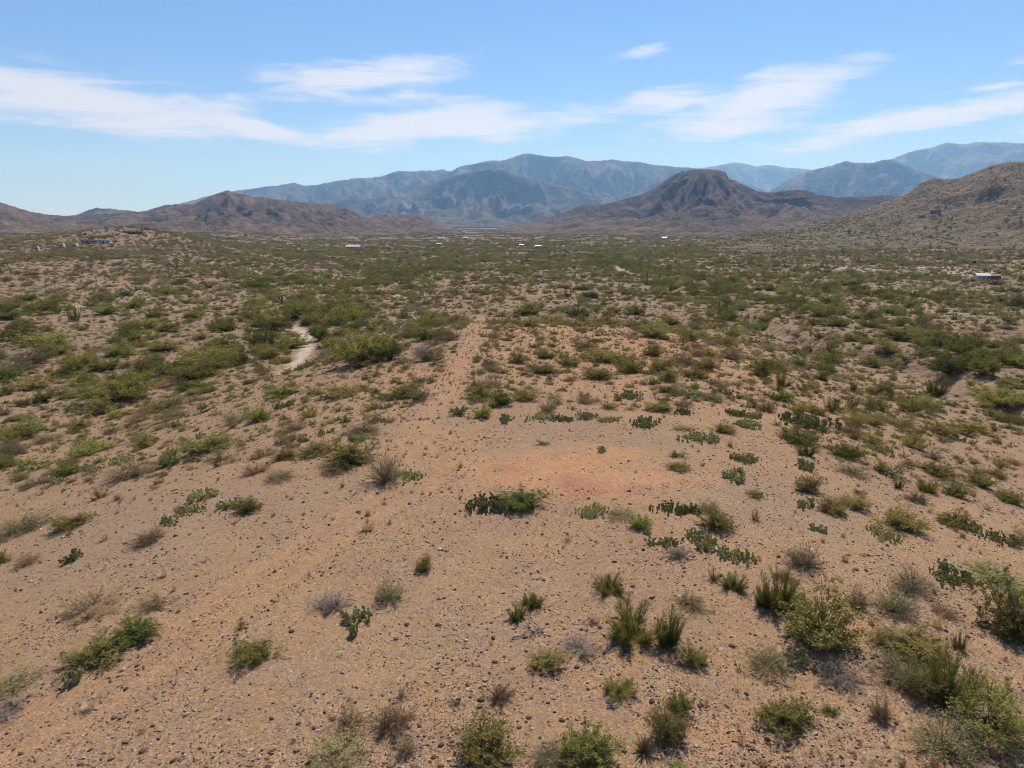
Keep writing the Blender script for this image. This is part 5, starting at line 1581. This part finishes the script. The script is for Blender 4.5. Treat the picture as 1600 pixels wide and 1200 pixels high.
p, s = spot(1462, 333, hill_z)
o = empty('hillside_house', (p[0], p[1], p[2] - 1.0), -.35); tag(o, 'flat-roofed house set among pale boulders on the brushy hillside', 'building')
W = 14 / s; H = 3.6 / s + 1.0; D = W * .6
box_part('wall', 'tan_stucco', o, -W / 2, W / 2, 0, D, 0, H)
box_part('roof', 'dark_timber', o, -W / 2 - .6, W / 2 + .6, -1.2, D + .5, H + .003, H + .5)
box_part('door', 'dark_timber', o, -.6, .6, -.06, -.003, 1.0, 3.2)
for cx in (-.34, .34):
    f_ = box_part('window', 'dark_timber', o, W * cx - 1.1, W * cx + 1.1, -.05, -.003, 1.7, H - .8)
    box_part('pane', 'glass_dark', f_, W * cx - 1.0, W * cx + 1.0, -.08, -.052, 1.8, H - .9)
THINGS.append(dict(o=o, kind='building', u=1462, v=333, w=20, lm=None, label=o['label']))
outcrop(1448, 337, 34, 26, 'pale_boulder', 'pale boulders below the house on the brushy hillside', 6, hill_z, 'boulder_pile', .5, .4)
outcrop(1575, 343, 14, 8, 'outcrop_stone', 'dark ledge of rocks on the hillside near the picture edge', 8, hill_z, 'rock_outcrop', .5)

# ------------------------------------------------------------------ labels: which one is it
ONES = ['', 'first', 'second', 'third', 'fourth', 'fifth', 'sixth', 'seventh', 'eighth', 'ninth', 'tenth', 'eleventh', 'twelfth', 'thirteenth', 'fourteenth', 'fifteenth', 'sixteenth', 'seventeenth', 'eighteenth', 'nineteenth']
TENS = ['', '', 'twent', 'thirt', 'fort', 'fift', 'sixt', 'sevent', 'eight', 'ninet']


def ordinal(n_):
    if n_ < 20:
        return ONES[n_]
    return TENS[n_ // 10] + ('ieth' if n_ % 10 == 0 else 'y-' + ONES[n_ % 10])


LM = [t for t in THINGS if t['lm']]
lu = np.array([t['u'] for t in LM]); lv_ = np.array([t['v'] for t in LM])
slots = {}
for t in THINGS:
    if t['label']:
        continue
    px_ = t['w']
    size = 'tiny' if px_ < 13 else 'small' if px_ < 22 else 'broad' if px_ > 46 else ''
    du, dv = t['u'] - lu, (t['v'] - lv_) * 1.6
    dist = np.hypot(du, dv)
    for j, L_ in enumerate(LM):
        if L_ is t:
            dist[j] = 1e9
    j = int(np.argmin(dist))
    side = ('right of' if du[j] > 0 else 'left of') if abs(du[j]) > abs(dv[j]) else ('in front of' if dv[j] > 0 else 'beyond')
    slots.setdefault(((size + ' ' + PHRASE[t['kind']]).strip(), LM[j]['lm'], side), []).append((dist[j], t))
for (ph, lm, side), lst in slots.items():
    lst.sort(key=lambda a_: a_[0])
    for i, (_, t) in enumerate(lst):
        if len(lst) == 1:
            lab = f'{ph} {side} the {lm}'
        else:
            lab = ('closest ' if i == 0 else ordinal(i + 1) + ' closest ') + f'{ph} {side} the {lm}'
        t['o']['label'] = lab

# ------------------------------------------------------------------ the air of the valley
m, nt, out = new_mat('valley_air')
pv = nt.nodes.new('ShaderNodeVolumePrincipled')
pv.inputs['Color'].default_value = (.30, .58, 1.0, 1)
pv.inputs['Absorption Color'].default_value = (1, 1, 1, 1)
pv.inputs['Density'].default_value = 6.8e-5
pv.inputs['Anisotropy'].default_value = 0.25
nt.links.new(pv.outputs[0], out.inputs['Volume'])
M = MB(); M.box(-22500, 22500, -22500, 22500, -30, 2150)
hz_ = put('haze', M.mesh('haze', 'valley_air'))
tag(hz_, 'thin bluish air between the camera and the far mountains', None, None, 'stuff')
